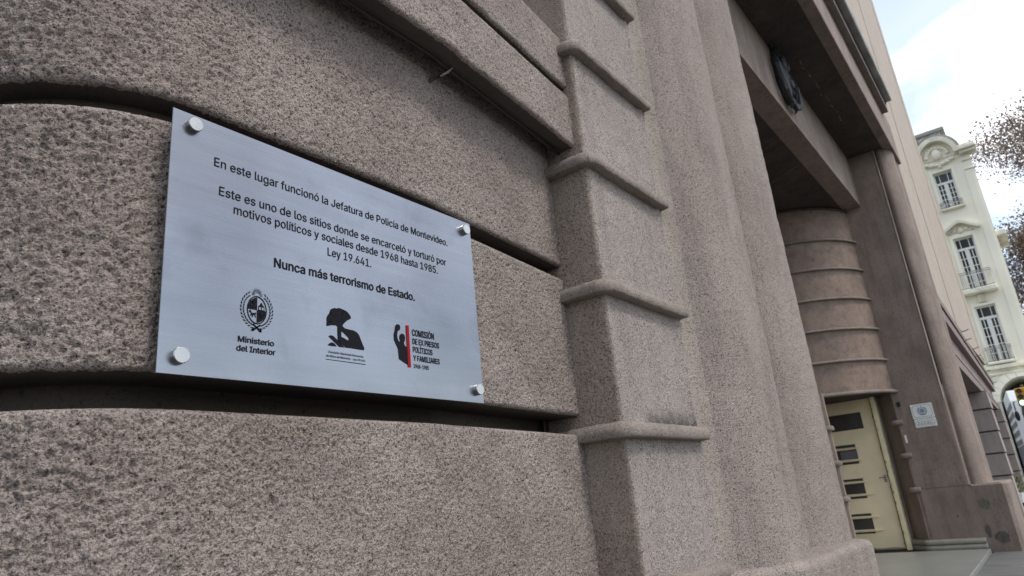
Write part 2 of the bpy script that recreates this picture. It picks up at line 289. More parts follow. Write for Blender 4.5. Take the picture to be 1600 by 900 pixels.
def link(name, me, mat, parent=None, smooth=False):
    o = bpy.data.objects.new(name, me); COL.objects.link(o)
    if mat: me.materials.append(mat)
    if smooth: me.polygons.foreach_set('use_smooth', [True]*len(me.polygons))
    if parent:
        o.parent = parent; pm = parent.get('_base')
        base = Vector(pm) if pm is not None else Vector((0,0,0))
        me.transform(Matrix.Translation(-base)); o['_base'] = tuple(base)
    return o
def build(name, mb, mat, parent=None, smooth=False):
    me = bpy.data.meshes.new(name); me.from_pydata([W(v) for v in mb.v], [], mb.f); me.validate(); me.update()
    return link(name, me, mat, parent, smooth)
def fast_grid(name, V, mat, parent=None, smooth=True):   # V: rows x cols x 3 array in u
    r, c = V.shape[:2]; P = V.reshape(-1, 3).copy(); P[:, 2] += EYE; P *= S
    idx = np.arange(r*c).reshape(r, c)
    q = np.stack([idx[:-1,:-1], idx[:-1,1:], idx[1:,1:], idx[1:,:-1]], -1).reshape(-1, 4)
    me = bpy.data.meshes.new(name); me.vertices.add(len(P)); me.vertices.foreach_set('co', P.ravel().astype(np.float32))
    me.loops.add(q.size); me.loops.foreach_set('vertex_index', q.ravel().astype(np.int32))
    me.polygons.add(len(q)); me.polygons.foreach_set('loop_start', np.arange(0, q.size, 4, dtype=np.int32)); me.polygons.foreach_set('loop_total', np.full(len(q), 4, dtype=np.int32))
    me.update(calc_edges=True)
    return link(name, me, mat, parent, smooth)
def empty(name, loc, label, cat, group=None):
    o = bpy.data.objects.new(name, None); COL.objects.link(o); o.empty_display_size = 0.1
    w = W(loc); o.location = w; o['_base'] = w; o['label'] = label; o['category'] = cat
    if group: o['group'] = group
    return o
def tag(o, label, cat, group=None):
    o['label'] = label; o['category'] = cat
    if group: o['group'] = group
    return o
def kind(o, k): o['kind'] = k; return o
def copy_tree(o, parent=None, delta=None):
    c = o.copy(); COL.objects.link(c); c.parent = parent
    if delta is not None: c.location = Vector(o.location) + Vector(delta)*S
    for ch in [x for x in o.children]: copy_tree(ch, c)
    return c

# ------------------------------------------------------------------ numpy noise
def h3(ix, iy, iz, seed):
    n = (ix*374761393 + iy*668265263 + iz*2147483647 + seed*1274126177) & 0xffffffff
    n = ((n ^ (n >> 13)) * 1274126177) & 0xffffffff
    n = ((n ^ (n >> 16)) * 2246822519) & 0xffffffff
    return ((n ^ (n >> 15)) & 0xffffff) / float(0xffffff)
def vnoise(P, seed=0):
    I = np.floor(P).astype(np.int64); f = P - I; f = f*f*(3-2*f); r = 0
    for a in (0, 1):
        for b in (0, 1):
            for c in (0, 1):
                w = (f[...,0] if a else 1-f[...,0])*(f[...,1] if b else 1-f[...,1])*(f[...,2] if c else 1-f[...,2])
                r = r + w*h3(I[...,0]+a, I[...,1]+b, I[...,2]+c, seed)
    return r
def fbm(P, o=4, seed=0):
    s = 0; a = 0.5; t = 0
    for i in range(o): s = s + a*vnoise(P*(2.03**i), seed+i); t += a; a *= 0.55
    return s/t
def cell(P, seed=0):
    I = np.floor(P).astype(np.int64); best = np.full(P.shape[:-1], 9.0)
    for a in (-1, 0, 1):
        for b in (-1, 0, 1):
            for c in (-1, 0, 1):
                J = I + np.array([a, b, c])
                q = J + np.stack([h3(J[...,0], J[...,1], J[...,2], seed+k) for k in (1, 2, 3)], -1)
                best = np.minimum(best, np.sqrt(((q-P)**2).sum(-1)))
    return best
def resample(path, step):
    p = np.array(path, float); d = np.hypot(*np.diff(p, axis=0).T); s = np.concatenate([[0], np.cumsum(d)])
    t = np.linspace(0, s[-1], max(2, int(s[-1]/step)+1)); return np.stack([np.interp(t, s, p[:,0]), np.interp(t, s, p[:,1])], -1)
def smooth_path(path, it=2):
    p = [tuple(q) for q in path]
    for _ in range(it):
        n = [p[0]]
        for a, b in zip(p[:-1], p[1:]): n += [(a[0]*.75+b[0]*.25, a[1]*.75+b[1]*.25), (a[0]*.25+b[0]*.75, a[1]*.25+b[1]*.75)]
        p = n + [p[-1]]
    return p
def normals(P):
    d = np.gradient(P, axis=0); d /= np.maximum(np.hypot(d[:,0], d[:,1]), 1e-9)[:,None]
    return np.stack([d[:,1], -d[:,0]], -1)      # to the right of travel = outward for our paths

# ================================================================== SETTING
g = MB(); g.add([(-1500,-1500,-1.5),(1500,-1500,-1.5),(1500,1500,-1.5),(-1500,1500,-1.5)], [(0,1,2,3)])
kind(build('ground', g, M['ground']), 'structure')
g = MB(); g.box((-60,-11,-1.4),(90,-2.6,-1.17)); kind(build('road', g, M['road']), 'structure')
g = MB(); g.box((29,-2.6,-1.39),(33,14,-1.168)); kind(build('side_road', g, M['road']), 'structure')
pv = build('pavement', MB().box((-60,-2.5,-1.4),(29,0.995,-1.062)), M['pave']); kind(pv, 'structure')
build('kerb', MB().bbox((-60,-2.6,-1.4),(29,-2.5,-1.05), 0.01), M['kerb'], pv)
k = 0
for i in range(24):
    for j in range(3):
        x0, y0 = 4.0 + i*0.62, 0.965 - (j+1)*0.62
        dz = random.uniform(-.0015, .0015)
        build('paving_slab', MB().bbox((x0+.004, y0+.004, -1.06), (x0+.612, y0+.612, -1.05+dz), 0.004), M['pave'], pv)
build('paving_bed', MB().box((-60,-2.49,-1.058),(3.99,0.99,-1.0495)), M['pave'], pv)
pl = build('entrance_platform', MB().bbox((3.66,0.972,-1.3),(10.93,3.6,-1.0),0.006), M['platform']); kind(pl, 'structure')
pf = build('far_pavement', MB().box((33,-2.5,-1.4),(90,0.9,-1.04)), M['pave']); kind(pf, 'structure')

# ================================================================== STONE BUILDING
BL = empty('stone_building', (3, 2, -1.05), 'pinkish grey cast stone building with banded blocks and recessed entrance', 'building')
# ---- rounded block wall
def wall_path(off=0.0):
    """base plan of the block wall, offset outward (towards the street) by off; returns front points and inward vectors"""
    cx, cy, r = 0.585, 1.083+0.366, 0.366
    pts = []
    pts += [(0.219, 2.4), (0.219, 1.9)]
    for a in np.linspace(math.pi, 1.5*math.pi, 22): pts.append((cx + r*math.cos(a), cy + r*math.sin(a)))
    pts += [(0.8, 1.083), (1.16, 1.083), (1.19, 1.0865), (1.22, 1.091)]
    return pts, (1.893, 1.150)
def make_block(z0, z1, out, z_under, mat, name='stone_block', step=0.0045, fine=True, zdrop=None, depth=0.135, amp=1.0, x_from=None):
    pts, end = wall_path()
    P = np.array(pts + [(end[0]-0.034, end[1]-0.005), (end[0]-0.020, end[1]-0.001), (end[0]-0.008, end[1]+0.010), (end[0]-0.002, end[1]+0.026), (end[0], end[1]+0.05)])
    P = resample(P, step)
    N = normals(P); k = 7
    ker = np.ones(2*k+1)/(2*k+1)
    Ns = np.stack([np.convolve(np.pad(N[:,i], k, mode='edge'), ker, mode='valid') for i in (0,1)], -1)
    inner = Ns.copy(); msk = P[:,0] > 0.9; w = np.clip((P[:,0]-0.8)/0.2, 0, 1)[:,None]
    c = np.array([0.09, -0.996]); inner = (1-w)*Ns + w*c; inner /= np.hypot(inner[:,0], inner[:,1])[:,None]
    # keep only the visible length
    P = P + inner*out
    # vertical profile: (depth inward, z, displacement weight)
    r = 0.010
    prof = [(depth, z0, 0), (depth*0.5, z0, .2), (r*1.2, z0, .5), (r*.35, z0+r*.3, .8), (0, z0+r, 1)]
    nz = max(2, int((z1-z0-2*r)/step)); zs = np.linspace(z0+r, z1-r, nz+1)[1:-1]
    prof += [(0, z, 1) for z in zs]
    prof += [(0, z1-r, 1), (r*.35, z1-r*.3, .8), (r*1.2, z1, .5), (depth*0.5, z1, .2), (depth, z1, 0)]
    D = np.array(prof)
    V = np.zeros((len(D), len(P), 3))
    V[:,:,0] = P[None,:,0] - inner[None,:,0]*D[:,None,0]; V[:,:,1] = P[None,:,1] - inner[None,:,1]*D[:,None,0]; V[:,:,2] = D[:,None,1]
    Q = V*S
    left = np.clip((0.95 - V[:,:,0])/0.6, 0, 1)           # coarser towards the rounded corner
    n1 = fbm(Q*np.array([98., 98., 120.]), 3, 3) - 0.5
    n0 = fbm(Q*16.0, 3, 9) - 0.5
    pit = np.clip(0.62 - cell(Q*np.array([85., 85., 105.]), 5), 0, 1)
    pit2 = np.clip(0.50 - cell(Q*140.0, 8), 0, 1)
    mask = np.clip((fbm(Q*22.0, 2, 31)-0.42)*5, 0, 1)
    d = (n1*0.0165*(0.55+0.6*left) + n0*0.007 - pit*0.017*(0.35+0.65*left)*mask - pit2*0.012)*amp/S
    topw = np.clip((z1 - D[:,1])/0.022, 0.18, 1)          # the upper arris is tooled cleaner than the lower one
    d = d*D[:,None,2]*topw[:,None]
    V[:,:,0] += inner[None,:,0]*d; V[:,:,1] += inner[None,:,1]*d
    V[:,:,2] += (d*0.6)*np.where((D[:,2] < 1), 1, 0)[:,None]
    o = fast_grid(name, V, mat, BL); o.data.materials.append(M['groove'])      # returns inside the joints are coloured dark, painting in their shade
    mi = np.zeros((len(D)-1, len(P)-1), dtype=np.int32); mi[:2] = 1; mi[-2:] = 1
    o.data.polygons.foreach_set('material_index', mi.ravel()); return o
make_block(-0.25, 0.207, 0, 0, M['coarse'], step=0.0036)
make_block(0.265, 0.7195, 0, 0, M['coarse'], step=0.0036)
make_block(0.765, 1.235, 0, 0, M['coarse'], step=0.0038)
make_block(1.175, 1.378, 0.110, 0, M['coarse'], step=0.006, depth=0.055)
make_block(1.408, 1.625, 0.110, 0, M['coarse'], step=0.006, depth=0.09)
make_block(-0.98, -0.31, 0, 0, M['coarse'], step=0.012)
# backing behind the joints
def sweep_plain(path, z0, z1, n_off=0.0):
    P = np.array(path); N = normals(P); P = P + N*n_off
    V = np.zeros((2, len(P), 3)); V[0,:,:2] = P; V[1,:,:2] = P; V[0,:,2] = z0; V[1,:,2] = z1
    return V
pts, end = wall_path()
bp_ = np.array(pts + [end, (1.91, 1.19)])
def backing(z0, z1, off, mat, name='joint_back'):
    V = sweep_plain(bp_, z0, z1, off); mb = MB(); mb.grid(V); build(name, mb, mat, BL, True)
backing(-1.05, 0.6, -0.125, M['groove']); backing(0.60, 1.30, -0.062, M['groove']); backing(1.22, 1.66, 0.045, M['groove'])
V = np.zeros((2, len(bp_), 3)); N = normals(bp_)
for i, o in ((0, 0.10), (1, -0.1)): V[i,:,:2] = bp_ + N*o; V[i,:,2] = 1.2552
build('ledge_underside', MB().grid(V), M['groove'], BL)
V = np.zeros((2, len(bp_), 3))
for i, o in ((0, 0.10), (1, -0.4)): V[i,:,:2] = bp_ + N*o; V[i,:,2] = 1.6235
build('ledge_top', MB().grid(V), M['coarse'], BL)
build('upper_wall', MB().box((0.62,1.42,1.5),(1.9,1.6,5.6)), M['pier'], BL)
# moulding steps under the projecting course
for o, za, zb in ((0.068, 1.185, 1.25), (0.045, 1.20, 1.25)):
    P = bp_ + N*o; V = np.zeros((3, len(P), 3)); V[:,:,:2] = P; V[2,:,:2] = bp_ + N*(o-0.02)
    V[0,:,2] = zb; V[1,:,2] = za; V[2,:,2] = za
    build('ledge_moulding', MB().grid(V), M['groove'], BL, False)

# ---- stepped jamb pier (brown side face, grey front face) and its ring mouldings
def arc(cx, cy, r, a0, a1, n=6): return [(cx+r*math.cos(a), cy+r*math.sin(a)) for a in np.linspace(math.radians(a0), math.radians(a1), n)]
jamb_path = [(1.87, 1.7), (1.87, 1.02)] + arc(1.882, 1.012, 0.012, 180, 270) + [(2.36, 1.0)] + arc(2.36, 0.95, 0.05, 90, 50, 4)[1:]
def rough_sweep(name, path, z0, z1, mat, amp, step=0.008, smooth_it=0, taper=0.0):
    P = resample(smooth_path(path, smooth_it) if smooth_it else path, step); N = normals(P)
    zs = np.linspace(z0, z1, int((z1-z0)/step)+1)
    V = np.zeros((len(zs), len(P), 3)); V[:,:,0] = P[None,:,0]; V[:,:,1] = P[None,:,1]; V[:,:,2] = zs[:,None]
    Q = V*S
    d = ((fbm(Q*45.0, 4, 17)-0.5)*0.006 + (fbm(Q*6.0, 2, 3)-0.5)*0.008 - np.clip(0.5-cell(Q*80, 8), 0, 1)*0.004)*amp/S
    V[:,:,0] += N[None,:,0]*d; V[:,:,1] += N[None,:,1]*d
    return fast_grid(name, V, mat, BL)
def ring_prof(r, n=9, flat=1.0): return [(0, -r), (r*1.02*flat*.9, -r*.98), (r*flat, -r*.82), (r*1.06*flat, -r*.45), (r*1.04*flat, 0), (r*.93*flat, r*.42), (r*.68*flat, r*.76), (r*.35*flat, r*.94), (0, r)]
def ring_sweep(name, path, z, r, mat, parent, proud=1.25, rough=0.0015, step=0.012, capped=True, inset=0.004):
    P = resample(path, step); N = normals(P); pr = ring_prof(r, 9, proud)
    V = np.zeros((len(pr)+2, len(P), 3))
    pr2 = [(-inset*4, -r)] + pr + [(-inset*4, r)]
    for i, (o, dz) in enumerate(pr2):
        V[i,:,0] = P[:,0] + N[:,0]*o; V[i,:,1] = P[:,1] + N[:,1]*o; V[i,:,2] = z+dz
    if rough:
        d = (fbm(V*S*60.0, 3, 5)-0.5)*rough*2/S; V[:,:,0] += N[None,:,0]*d; V[:,:,1] += N[None,:,1]*d; V[:,:,2] += d
    mb = MB(); mb.grid(V)
    n = len(P); m = len(pr2); mb.f.append(tuple(i*n for i in range(m))); mb.f.append(tuple(i*n+n-1 for i in reversed(range(m))))
    return build(name, mb, mat, parent, True)
rings = [-0.25 + 0.4525*k for k in range(6)]
jstrips = [(-1.05, -0.25)] + [(rings[i], rings[i+1]) for i in range(5)] + [(rings[5], 5.6)]
for a, b in jstrips:
    rough_sweep('jamb_side_stone', jamb_path[:6], a, b, M['pier_warm'], 1.0, 0.0065 if -0.3 < a < 1.7 else 0.03)
    rough_sweep('jamb_front_stone', jamb_path[5:], a, b, M['pier'], 1.0, 0.0065 if -0.3 < a < 1.7 else 0.03)
for z in rings + [rings[-1]+0.4525*k for k in (1, 2, 3)]:
    ring_sweep('ring_moulding', jamb_path[:-3] + [(2.425, 0.998)], z, 0.0255, M['band'], BL, 1.45, 0.0035, 0.008)
# ---- reeded pilaster
reed = [(2.38,1.004),(2.42,0.997),(2.455,0.988),(2.485,0.965),(2.52,0.925),(2.565,0.885),(2.64,0.848),(2.69,0.834),(2.80,0.830),(2.88,0.833),(2.94,0.845),(2.975,0.868),(2.99,0.92),(3.03,1.02),(3.09,1.02),
        (3.135,0.94),(3.19,0.892),(3.267,0.8525),(3.36,0.83),(3.45,0.82),(3.52,0.823),(3.57,0.84),(3.61,0.875),(3.64,0.93),(3.645,1.1),(3.645,4.0)]
rough_sweep('pilaster_fillet', reed[:4], -0.32, 4.72, M['fillet'], 1.0, 0.0085, 1)
rough_sweep('reeded_pilaster', reed[3:25], -0.32, 1.0, M['reed'], 1.0, 0.0085, 1)
rough_sweep('reeded_pilaster_upper', reed[3:25], 1.0, 4.72, M['reed'], 1.0, 0.02, 1)
build('entrance_side_wall', MB().box((2.5,1.1,-1.05),(3.645,4.2,5.6)), M['smooth'], BL)
# ---- plinth
plp = [(2.33,1.02),(2.36,0.975),(2.42,0.925),(2.50,0.872),(2.57,0.825),(2.63,0.792),(2.72,0.772),(2.83,0.766),(3.15,0.77),(3.36,0.766),(3.44,0.752),(3.495,0.742),(3.55,0.752),(3.60,0.79),(3.65,0.85),(3.68,0.95),(3.69,1.2)]
def plinth(path, zt, mat, amp, step, name, parent=BL, flip=False):
    P = resample(smooth_path(path, 2), step); N = normals(P)
    r = 0.03; prof = [(0, -1.05)] + [(0, z) for z in np.linspace(-1.0, zt-r, int((zt-r+1.0)/step)+1)]
    prof += [(r*(1-math.cos(a)), zt-r+r*math.sin(a)) for a in np.linspace(0.3, math.pi/2, 5)] + [(0.08, zt+0.001), (0.16, zt+0.002), (0.3, zt+0.002)]
    V = np.zeros((len(prof), len(P), 3))
    cen = np.array([P[:,0].mean(), P[:,1].max()])
    for i, (o, z) in enumerate(prof):
        q = P - N*min(o, 0.05) ; q = q + np.array([0, 1])*max(0, o-0.05); V[i,:,:2] = q; V[i,:,2] = z
    d = ((fbm(V*S*45.0, 4, 21)-0.5)*0.007*amp)/S
    V[:,:,0] += N[None,:,0]*d; V[:,:,1] += N[None,:,1]*d; V[:,:,2] += d*0.5
    return fast_grid(name, V, mat, parent)
plinth(plp, -0.262, M['reed'], 1.0, 0.0085, 'plinth')

# ---- far pilaster of the entrance
SX = 11.05
far = [(11.4,1.92),(11.2,1.78),(SX,1.643),(SX,1.045),(11.055,1.02),(11.075,1.008),(11.10,0.998),(11.085,0.96),(11.10,0.915),(11.15,0.865),(11.22,0.825),(11.32,0.80),(11.42,0.795),(11.52,0.81),(11.60,0.84),(11.64,0.875),(11.70,0.845),(11.80,0.81),(11.95,0.80),(12.08,0.83),(12.14,0.90),(12.15,1.1)]
def plain_sweep(name, path, z0, z1, mat, parent, sm=True, offs=0.0, nz=1):
    P = np.array(path); N = normals(P); P = P + N*offs
    V = np.zeros((nz+1, len(P), 3)); V[:,:,:2] = P[None]; V[:,:,2] = np.linspace(z0, z1, nz+1)[:,None]
    return build(name, MB().grid(V), mat, parent, sm)
plain_sweep('inner_jamb', far[:7], -1.05, 1.10, M['smooth'], BL, False)
plain_sweep('sign_wall', [(SX,1.643),(SX,1.045),(11.055,1.02),(11.075,1.008)], 1.10, 4.72, M['smooth'], BL, False)
plain_sweep('sign_wall_return', [(11.5,1.9),(SX,1.643)], 1.10, 4.72, M['smooth'], BL, False)
plain_sweep('far_reeded_pilaster', smooth_path(far[6:], 2), -0.4, 4.72, M['smooth'], BL, True, 0, 1)
mb = MB(); mb.prism([(11.045,0.985),(11.02,0.66),(11.06,0.615),(11.13,0.60),(12.25,0.60),(12.3,0.64),(12.3,1.1),(11.045,1.1)], -1.06, -0.2315)
mb2 = MB(); poly = [(11.045,0.985),(11.02,0.66),(11.06,0.615),(11.13,0.60),(12.25,0.60),(12.3,0.64),(12.3,1.1),(11.045,1.1)]
inn = [(x+(0.02 if x < 11.1 else 0), y+(0.02 if y < 0.9 else 0)) for x, y in poly]
n = len(poly); mb.v[n:2*n] = [(x, y, -0.245) for x, y in poly]
mb.v += [(x, y, -0.222) for x, y in inn]; mb.f = [f for f in mb.f if f != tuple(range(n, 2*n))] + [tuple(range(2*n, 3*n))] + [(n+i, n+(i+1)%n, 2*n+(i+1)%n, 2*n+i) for i in range(n)]
build('far_plinth', mb, M['smooth'], BL)
build('plinth_joint', MB().box((SX-0.0035,1.0,-0.2325),(SX+.01,1.60,-0.226)), M['damp'], BL)
# slight plinth projection below the sign wall
build('sign_wall_plinth', MB().box((SX-0.012,0.99,-1.0),(SX+0.02,1.60,-0.234)), M['smooth'], BL)
for z in rings[:3]:
    ring_sweep('jamb_ring', [(11.08,1.70),(SX,1.66),(SX,1.58)], z+0.02, 0.034, M['band'], BL, 1.6, 0)
# base mouldings (two greenish rolls)
for z, r, o in ((-0.905, 0.032, 0.0), (-0.972, 0.036, 0.012)):
    P = [(11.25,1.86),(SX-0.0,1.665),(SX-0.014,1.62),(SX-0.014,1.0)]
    ring_sweep('base_moulding', P, z, r, M['base'], BL, 1.4, 0, capped=True)
build('wall_conduit', MB().tube([(11.045,1.022,4.70),(11.045,1.022,0.9)], 0.007, 8), M['conduit'], BL, True)
# wall mouldings broken surface patches (thin chips, proud of the face)
def blob(name, cx, cz, rx, rz, X, Y, mat, face, n=18, seed=1):
    rr = random.Random(seed); pts = []
    for i in range(n):
        a = 2*math.pi*i/n; k = rr.uniform(0.72, 1.12); pts.append((cx+rx*k*math.cos(a), cz+rz*k*math.sin(a)))
    if face == 'x': P = [(X, y, z) for y, z in pts]; d = (-0.0022, 0, 0)
    else: P = [(x, Y, z) for x, z in pts]; d = (0, -0.0022, 0)
    return build(name, MB().poly3(P, d), mat, BL)
blob('moss_patch', 0.90, -0.47, 0.055, 0.075, 11.037, 0, M['moss'], 'x', seed=3)
blob('chipped_patch', 0.80, -0.885, 0.10, 0.07, 11.029, 0, M['damp'], 'x', seed=5)
blob('chipped_patch', 0.95, -0.80, 0.028, 0.09, 11.042, 0, M['damp'], 'x', seed=6)
blob('wall_hole', 1.24, -0.60, 0.012, 0.018, SX-0.0122, 0, M['damp'], 'x', n=8, seed=8)

# hairline cracks, built as thin slivers of exposed dark mortar
def crack(pts, face, w=0.0035, seed=1, par=None):
    rr = random.Random(seed); P = []
    for a, b in zip(pts[:-1], pts[1:]):
        for k in range(6): t = k/6; P.append((a[0]+(b[0]-a[0])*t+rr.uniform(-1,1)*.006, a[1]+(b[1]-a[1])*t+rr.uniform(-1,1)*.006))
    P.append(pts[-1]); n = len(P); mb = MB()
    wd_ = [w*(0.25+rr.random())*(1 if 0 < i < n-1 else .2) for i in range(n)]
    V = [face(p[0], p[1]+wd_[i]/2) for i, p in enumerate(P)] + [face(p[0], p[1]-wd_[i]/2) for i, p in enumerate(P)]
    mb.add(V, [(i, i+1, n+i+1, n+i) for i in range(n-1)]); build('hairline_crack', mb, M['damp'], BL)
fs_ = lambda u, v: (SX-0.0012, u, v)
crack([(1.58,0.30),(1.40,0.27),(1.15,0.33)], fs_, .003, 3); crack([(1.60,1.9),(1.35,1.82),(1.1,1.95)], fs_, .003, 5); crack([(1.56,-.02),(1.30,.03),(1.08,-.04)], fs_, .003, 8)
fp_ = lambda u, v: (u, 0.7635-0.0, v)
crack([(4.2,4.9),(5.6,4.86),(6.4,4.95)], fp_, .004, 9); crack([(8.6,5.05),(9.4,5.0),(10.1,5.08)], fp_, .004, 10)
# ---- door
DX = 11.20
dr = build('entrance_door', MB().bbox((DX, 1.965, -0.985), (DX+0.05, 2.72, 1.085), 0.004), M['door'], BL)
fr = build('door_frame', MB().bbox((DX-0.05,1.885,-1.0),(DX+0.08,1.948,1.13),0.006).bbox((DX-0.02,1.90,1.098),(DX+0.08,2.8,1.15),0.006), M['doorframe'], BL)
build('flaked_edge', MB().box((DX+0.004,1.9485,-0.99),(DX+0.03,1.9645,1.09)), M['rustdark'], fr)
for q in range(26):
    z = random.uniform(-0.98, 1.08); y = random.choice([1.9315, 1.9375, 1.968]); h = random.uniform(.01, .05)
    build('paint_flake', MB().box((DX-0.0515 if y < 1.95 else DX-0.0015, y, z), (DX-0.049 if y < 1.95 else DX+0.001, y+random.uniform(.003,.009), z+h)), M['rustdark'], fr)
panes = [(2.118, 2.56, 0.67, 0.905), (2.290, 2.56, 0.19, 0.467), (2.296, 2.56, -0.288, -0.014), (2.298, 2.56, -0.763, -0.494)]
for y0, y1, z0, z1 in panes:
    p = build('door_pane', MB().box((DX-0.003, y0, z0), (DX+0.01, y1, z1)), M['doorglass'], dr)
for z, ye in ((0.410, 2.205), (0.242, 2.178), (-0.064, 2.193), (-0.240, 2.173), (-0.544, 2.165), (-0.724, 2.160)):
    mb = MB(); ys = [ye, ye+0.06, ye+0.13, 2.40, 2.66]; rr = [0.002, 0.010, 0.017, 0.019, 0.019]
    vs = []; fs = []
    for y, r in zip(ys, rr): vs += [(DX+0.002, y, z-r*1.0), (DX-r*2.4, y, z-r*.6), (DX-r*2.6, y, z+r*.1), (DX+0.002, y, z+r)]
    for i in range(4):
        for j in range(3): fs.append((i*4+j, i*4+j+1, i*4+5+j, i*4+4+j))
    fs += [(0,1,2,3), (19,18,17,16)]
    mb.add(vs, fs); build('door_bar', mb, M['door'], dr)
for y0, y1 in ((2.285, 2.298),):
    for z0, z1 in ((0.467, 0.475), (-0.014, -0.006), (-0.494, -0.486)):
        build('pane_rim', MB().box((DX-0.008, 2.24, z0), (DX+0.001, 2.60, z1)), M['doorframe'], dr)
build('door_kick_scuff', MB().poly3([(DX-.0005, y, z) for y, z in ((1.98,-.97),(2.10,-.955),(2.26,-.965),(2.5,-.94),(2.7,-.955),(2.7,-.98),(1.98,-.98))], (-.001,0,0)), M['base'], dr)
build('door_handle', MB().tube([(DX-.005,2.005,-.03),(DX-.04,2.005,-.03),(DX-.04,2.03,-.03),(DX-.04,2.075,-.03)], .008, 8), M['iron'], dr, True)
build('lock_plate', MB().bbox((DX-.006,1.99,-.10),(DX,2.02,0.0),.002), M['iron'], dr)
build('door_notice', MB().box((DX-0.006, 2.285, 0.262), (DX-0.0035, 2.515, 0.382)), M['greyprint'], dr)
# left jamb pier of the doorway, with rings
lp = [(11.5,2.27),(9.98,2.27),(9.93,2.30),(9.93,4.0)][::-1]
plain_sweep('door_left_pier', [(9.93,4.0),(9.93,2.33),(9.945,2.292),(9.98,2.285),(11.3,2.66)], -1.05, 1.12, M['smooth'], BL, False)
for z in rings[:3]: ring_sweep('jamb_ring', [(9.93,3.9),(9.93,2.33),(9.945,2.292),(9.98,2.285),(10.06,2.31)], z, 0.034, M['band'], BL, 1.2, 0)
build('door_back_wall', MB().box((11.30,1.86,-1.05),(11.6,4.2,4.0)), M['smooth'], BL)
# ---- banded drum over the door
dc, drr = (11.35, 2.80), 1.235
dpath = [(dc[0]+drr*math.cos(a), dc[1]+drr*math.sin(a)) for a in np.linspace(math.radians(150), math.radians(268), 48)]
ds = [1.1075+0.4525*k for k in range(6)] + [3.90]
for k in range(6):
    plain_sweep('drum_course', dpath, ds[k]+0.0, ds[k+1]-0.012 if k < 5 else 3.9, M['drum'], BL, True, 0.0)
    ring_sweep('drum_ring', dpath, ds[k], 0.019 if k else 0.027, M['band'], BL, 2.2, 0, 0.02)
plain_sweep('drum_core', dpath, 1.09, 3.9, M['groove'], BL, True, -0.012)
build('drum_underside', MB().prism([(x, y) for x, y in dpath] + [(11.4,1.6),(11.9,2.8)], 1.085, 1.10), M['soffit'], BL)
ring_sweep('ceiling_moulding', dpath, 3.875, 0.02, M['groove'], BL, 1.5, 0, 0.02)
# ---- recess shell
build('recess_back_wall', MB().box((3.6,4.0,-1.05),(11.6,4.3,4.0)), M['smooth'], BL)
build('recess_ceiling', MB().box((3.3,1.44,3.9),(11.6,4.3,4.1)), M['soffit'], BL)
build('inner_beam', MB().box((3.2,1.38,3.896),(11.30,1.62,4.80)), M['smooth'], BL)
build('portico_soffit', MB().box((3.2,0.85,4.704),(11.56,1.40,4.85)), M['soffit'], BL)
build('outer_beam', MB().bbox((2.2,0.765,4.70),(11.95,0.90,5.42),0.008), M['smooth'], BL)
build('beam_return', MB().box((11.5,0.90,4.60),(11.95,1.45,5.42)), M['smooth'], BL)
build('cornice_fillet', MB().bbox((2.0,0.68,5.26),(11.14,0.80,5.37),0.006), M['band'], BL)
build('cornice_slab', MB().bbox((2.0,0.59,5.40),(11.10,0.95,5.56),0.012), M['slate'], BL)
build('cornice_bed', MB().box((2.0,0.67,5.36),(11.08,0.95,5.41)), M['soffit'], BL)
rr = random.Random(4)      # thin uneven lime bloom on the soffit
for i in range(14):
    x, y = 7.9+0.14*i+rr.uniform(-.09,.09), 1.20-0.004*i+rr.uniform(-.02,.02)
    P = [(x+rr.uniform(.3,1.6)*rr.uniform(.02,.08)*math.cos(2*math.pi*k/9), y+rr.uniform(.3,1.0)*0.016*math.sin(2*math.pi*k/9), 4.7038) for k in range(9)]
    build('lime_bloom', MB().poly3(P, (0,0,-0.0015)), M['efflo'], BL)
for x in (6.9, 7.9, 8.8):
    build('lime_streak', MB().tube([(x, 1.66, 3.899), (x+0.35, 2.2, 3.899), (x+0.6, 3.0, 3.899)], 0.007, 5), M['efflo'], BL)
# ---- tower wall above
build('tower_wall', MB().box((2.0,0.93,4.9),(22.9,3.5,16)).box((12.1,0.93,2.62),(22.9,3.5,4.9)).box((12.1,2.0,-1.05),(22.9,3.5,2.62)), M['tower'], BL)
for x in (16.2, 21.9): build('tower_strip', MB().bbox((x,0.918,2.7),(x+0.9,0.95,15.5),0.008), M['tower'], BL)
# ---- street wing beyond the entrance
WS = 0.0148
def wy(x): return 0.869 + WS*(x-14.65)
def slab(name, x0, x1, p, z0, z1, mat, d=0.5, parent=BL):
    return build(name, MB().prism([(x0, wy(x0)-p), (x1, wy(x1)-p), (x1, wy(x1)+d), (x0, wy(x0)+d)], z0, z1), mat, parent)
X0, X1 = 12.0, 27.6
slab('wing_cornice', X0, X1+.15, 0.00, 2.47, 2.60, M['wingstone'])
slab('wing_cornice_shadow', X0, X1+.1, -0.03, 2.41, 2.47, M['groove'])  # dark band painted in for the shadow under the cornice
slab('wing_fascia', X0, X1+.05, -0.015, 2.235, 2.41, M['wingstone'])
slab('wing_panel', X0, X1-.3, -0.11, 1.76, 2.235, M['wingstone'])
for x in (16.2, 18.4, 21.0, 24.0): slab('panel_joint', x, x+.05, -0.108, 1.78, 2.235, M['groove'], 0.2)
slab('wing_ledge', X0, X1, -0.02, 1.70, 1.76, M['wingstone'])
slab('ledge_gap', X0, X1-.1, -0.05, 1.665, 1.70, M['groove'])  # gap given a dark colour to paint its shadow line
slab('wing_lintel', X0, X1-.1, -0.02, 1.50, 1.665, M['wingstone'])
build('wing_opening_back', MB().prism([(X0, wy(X0)+.45), (X1-.2, wy(X1)+.45), (X1-.2, wy(X1)+.6), (X0, wy(X0)+.6)], -1.05, 1.6), M['busglass'], BL)
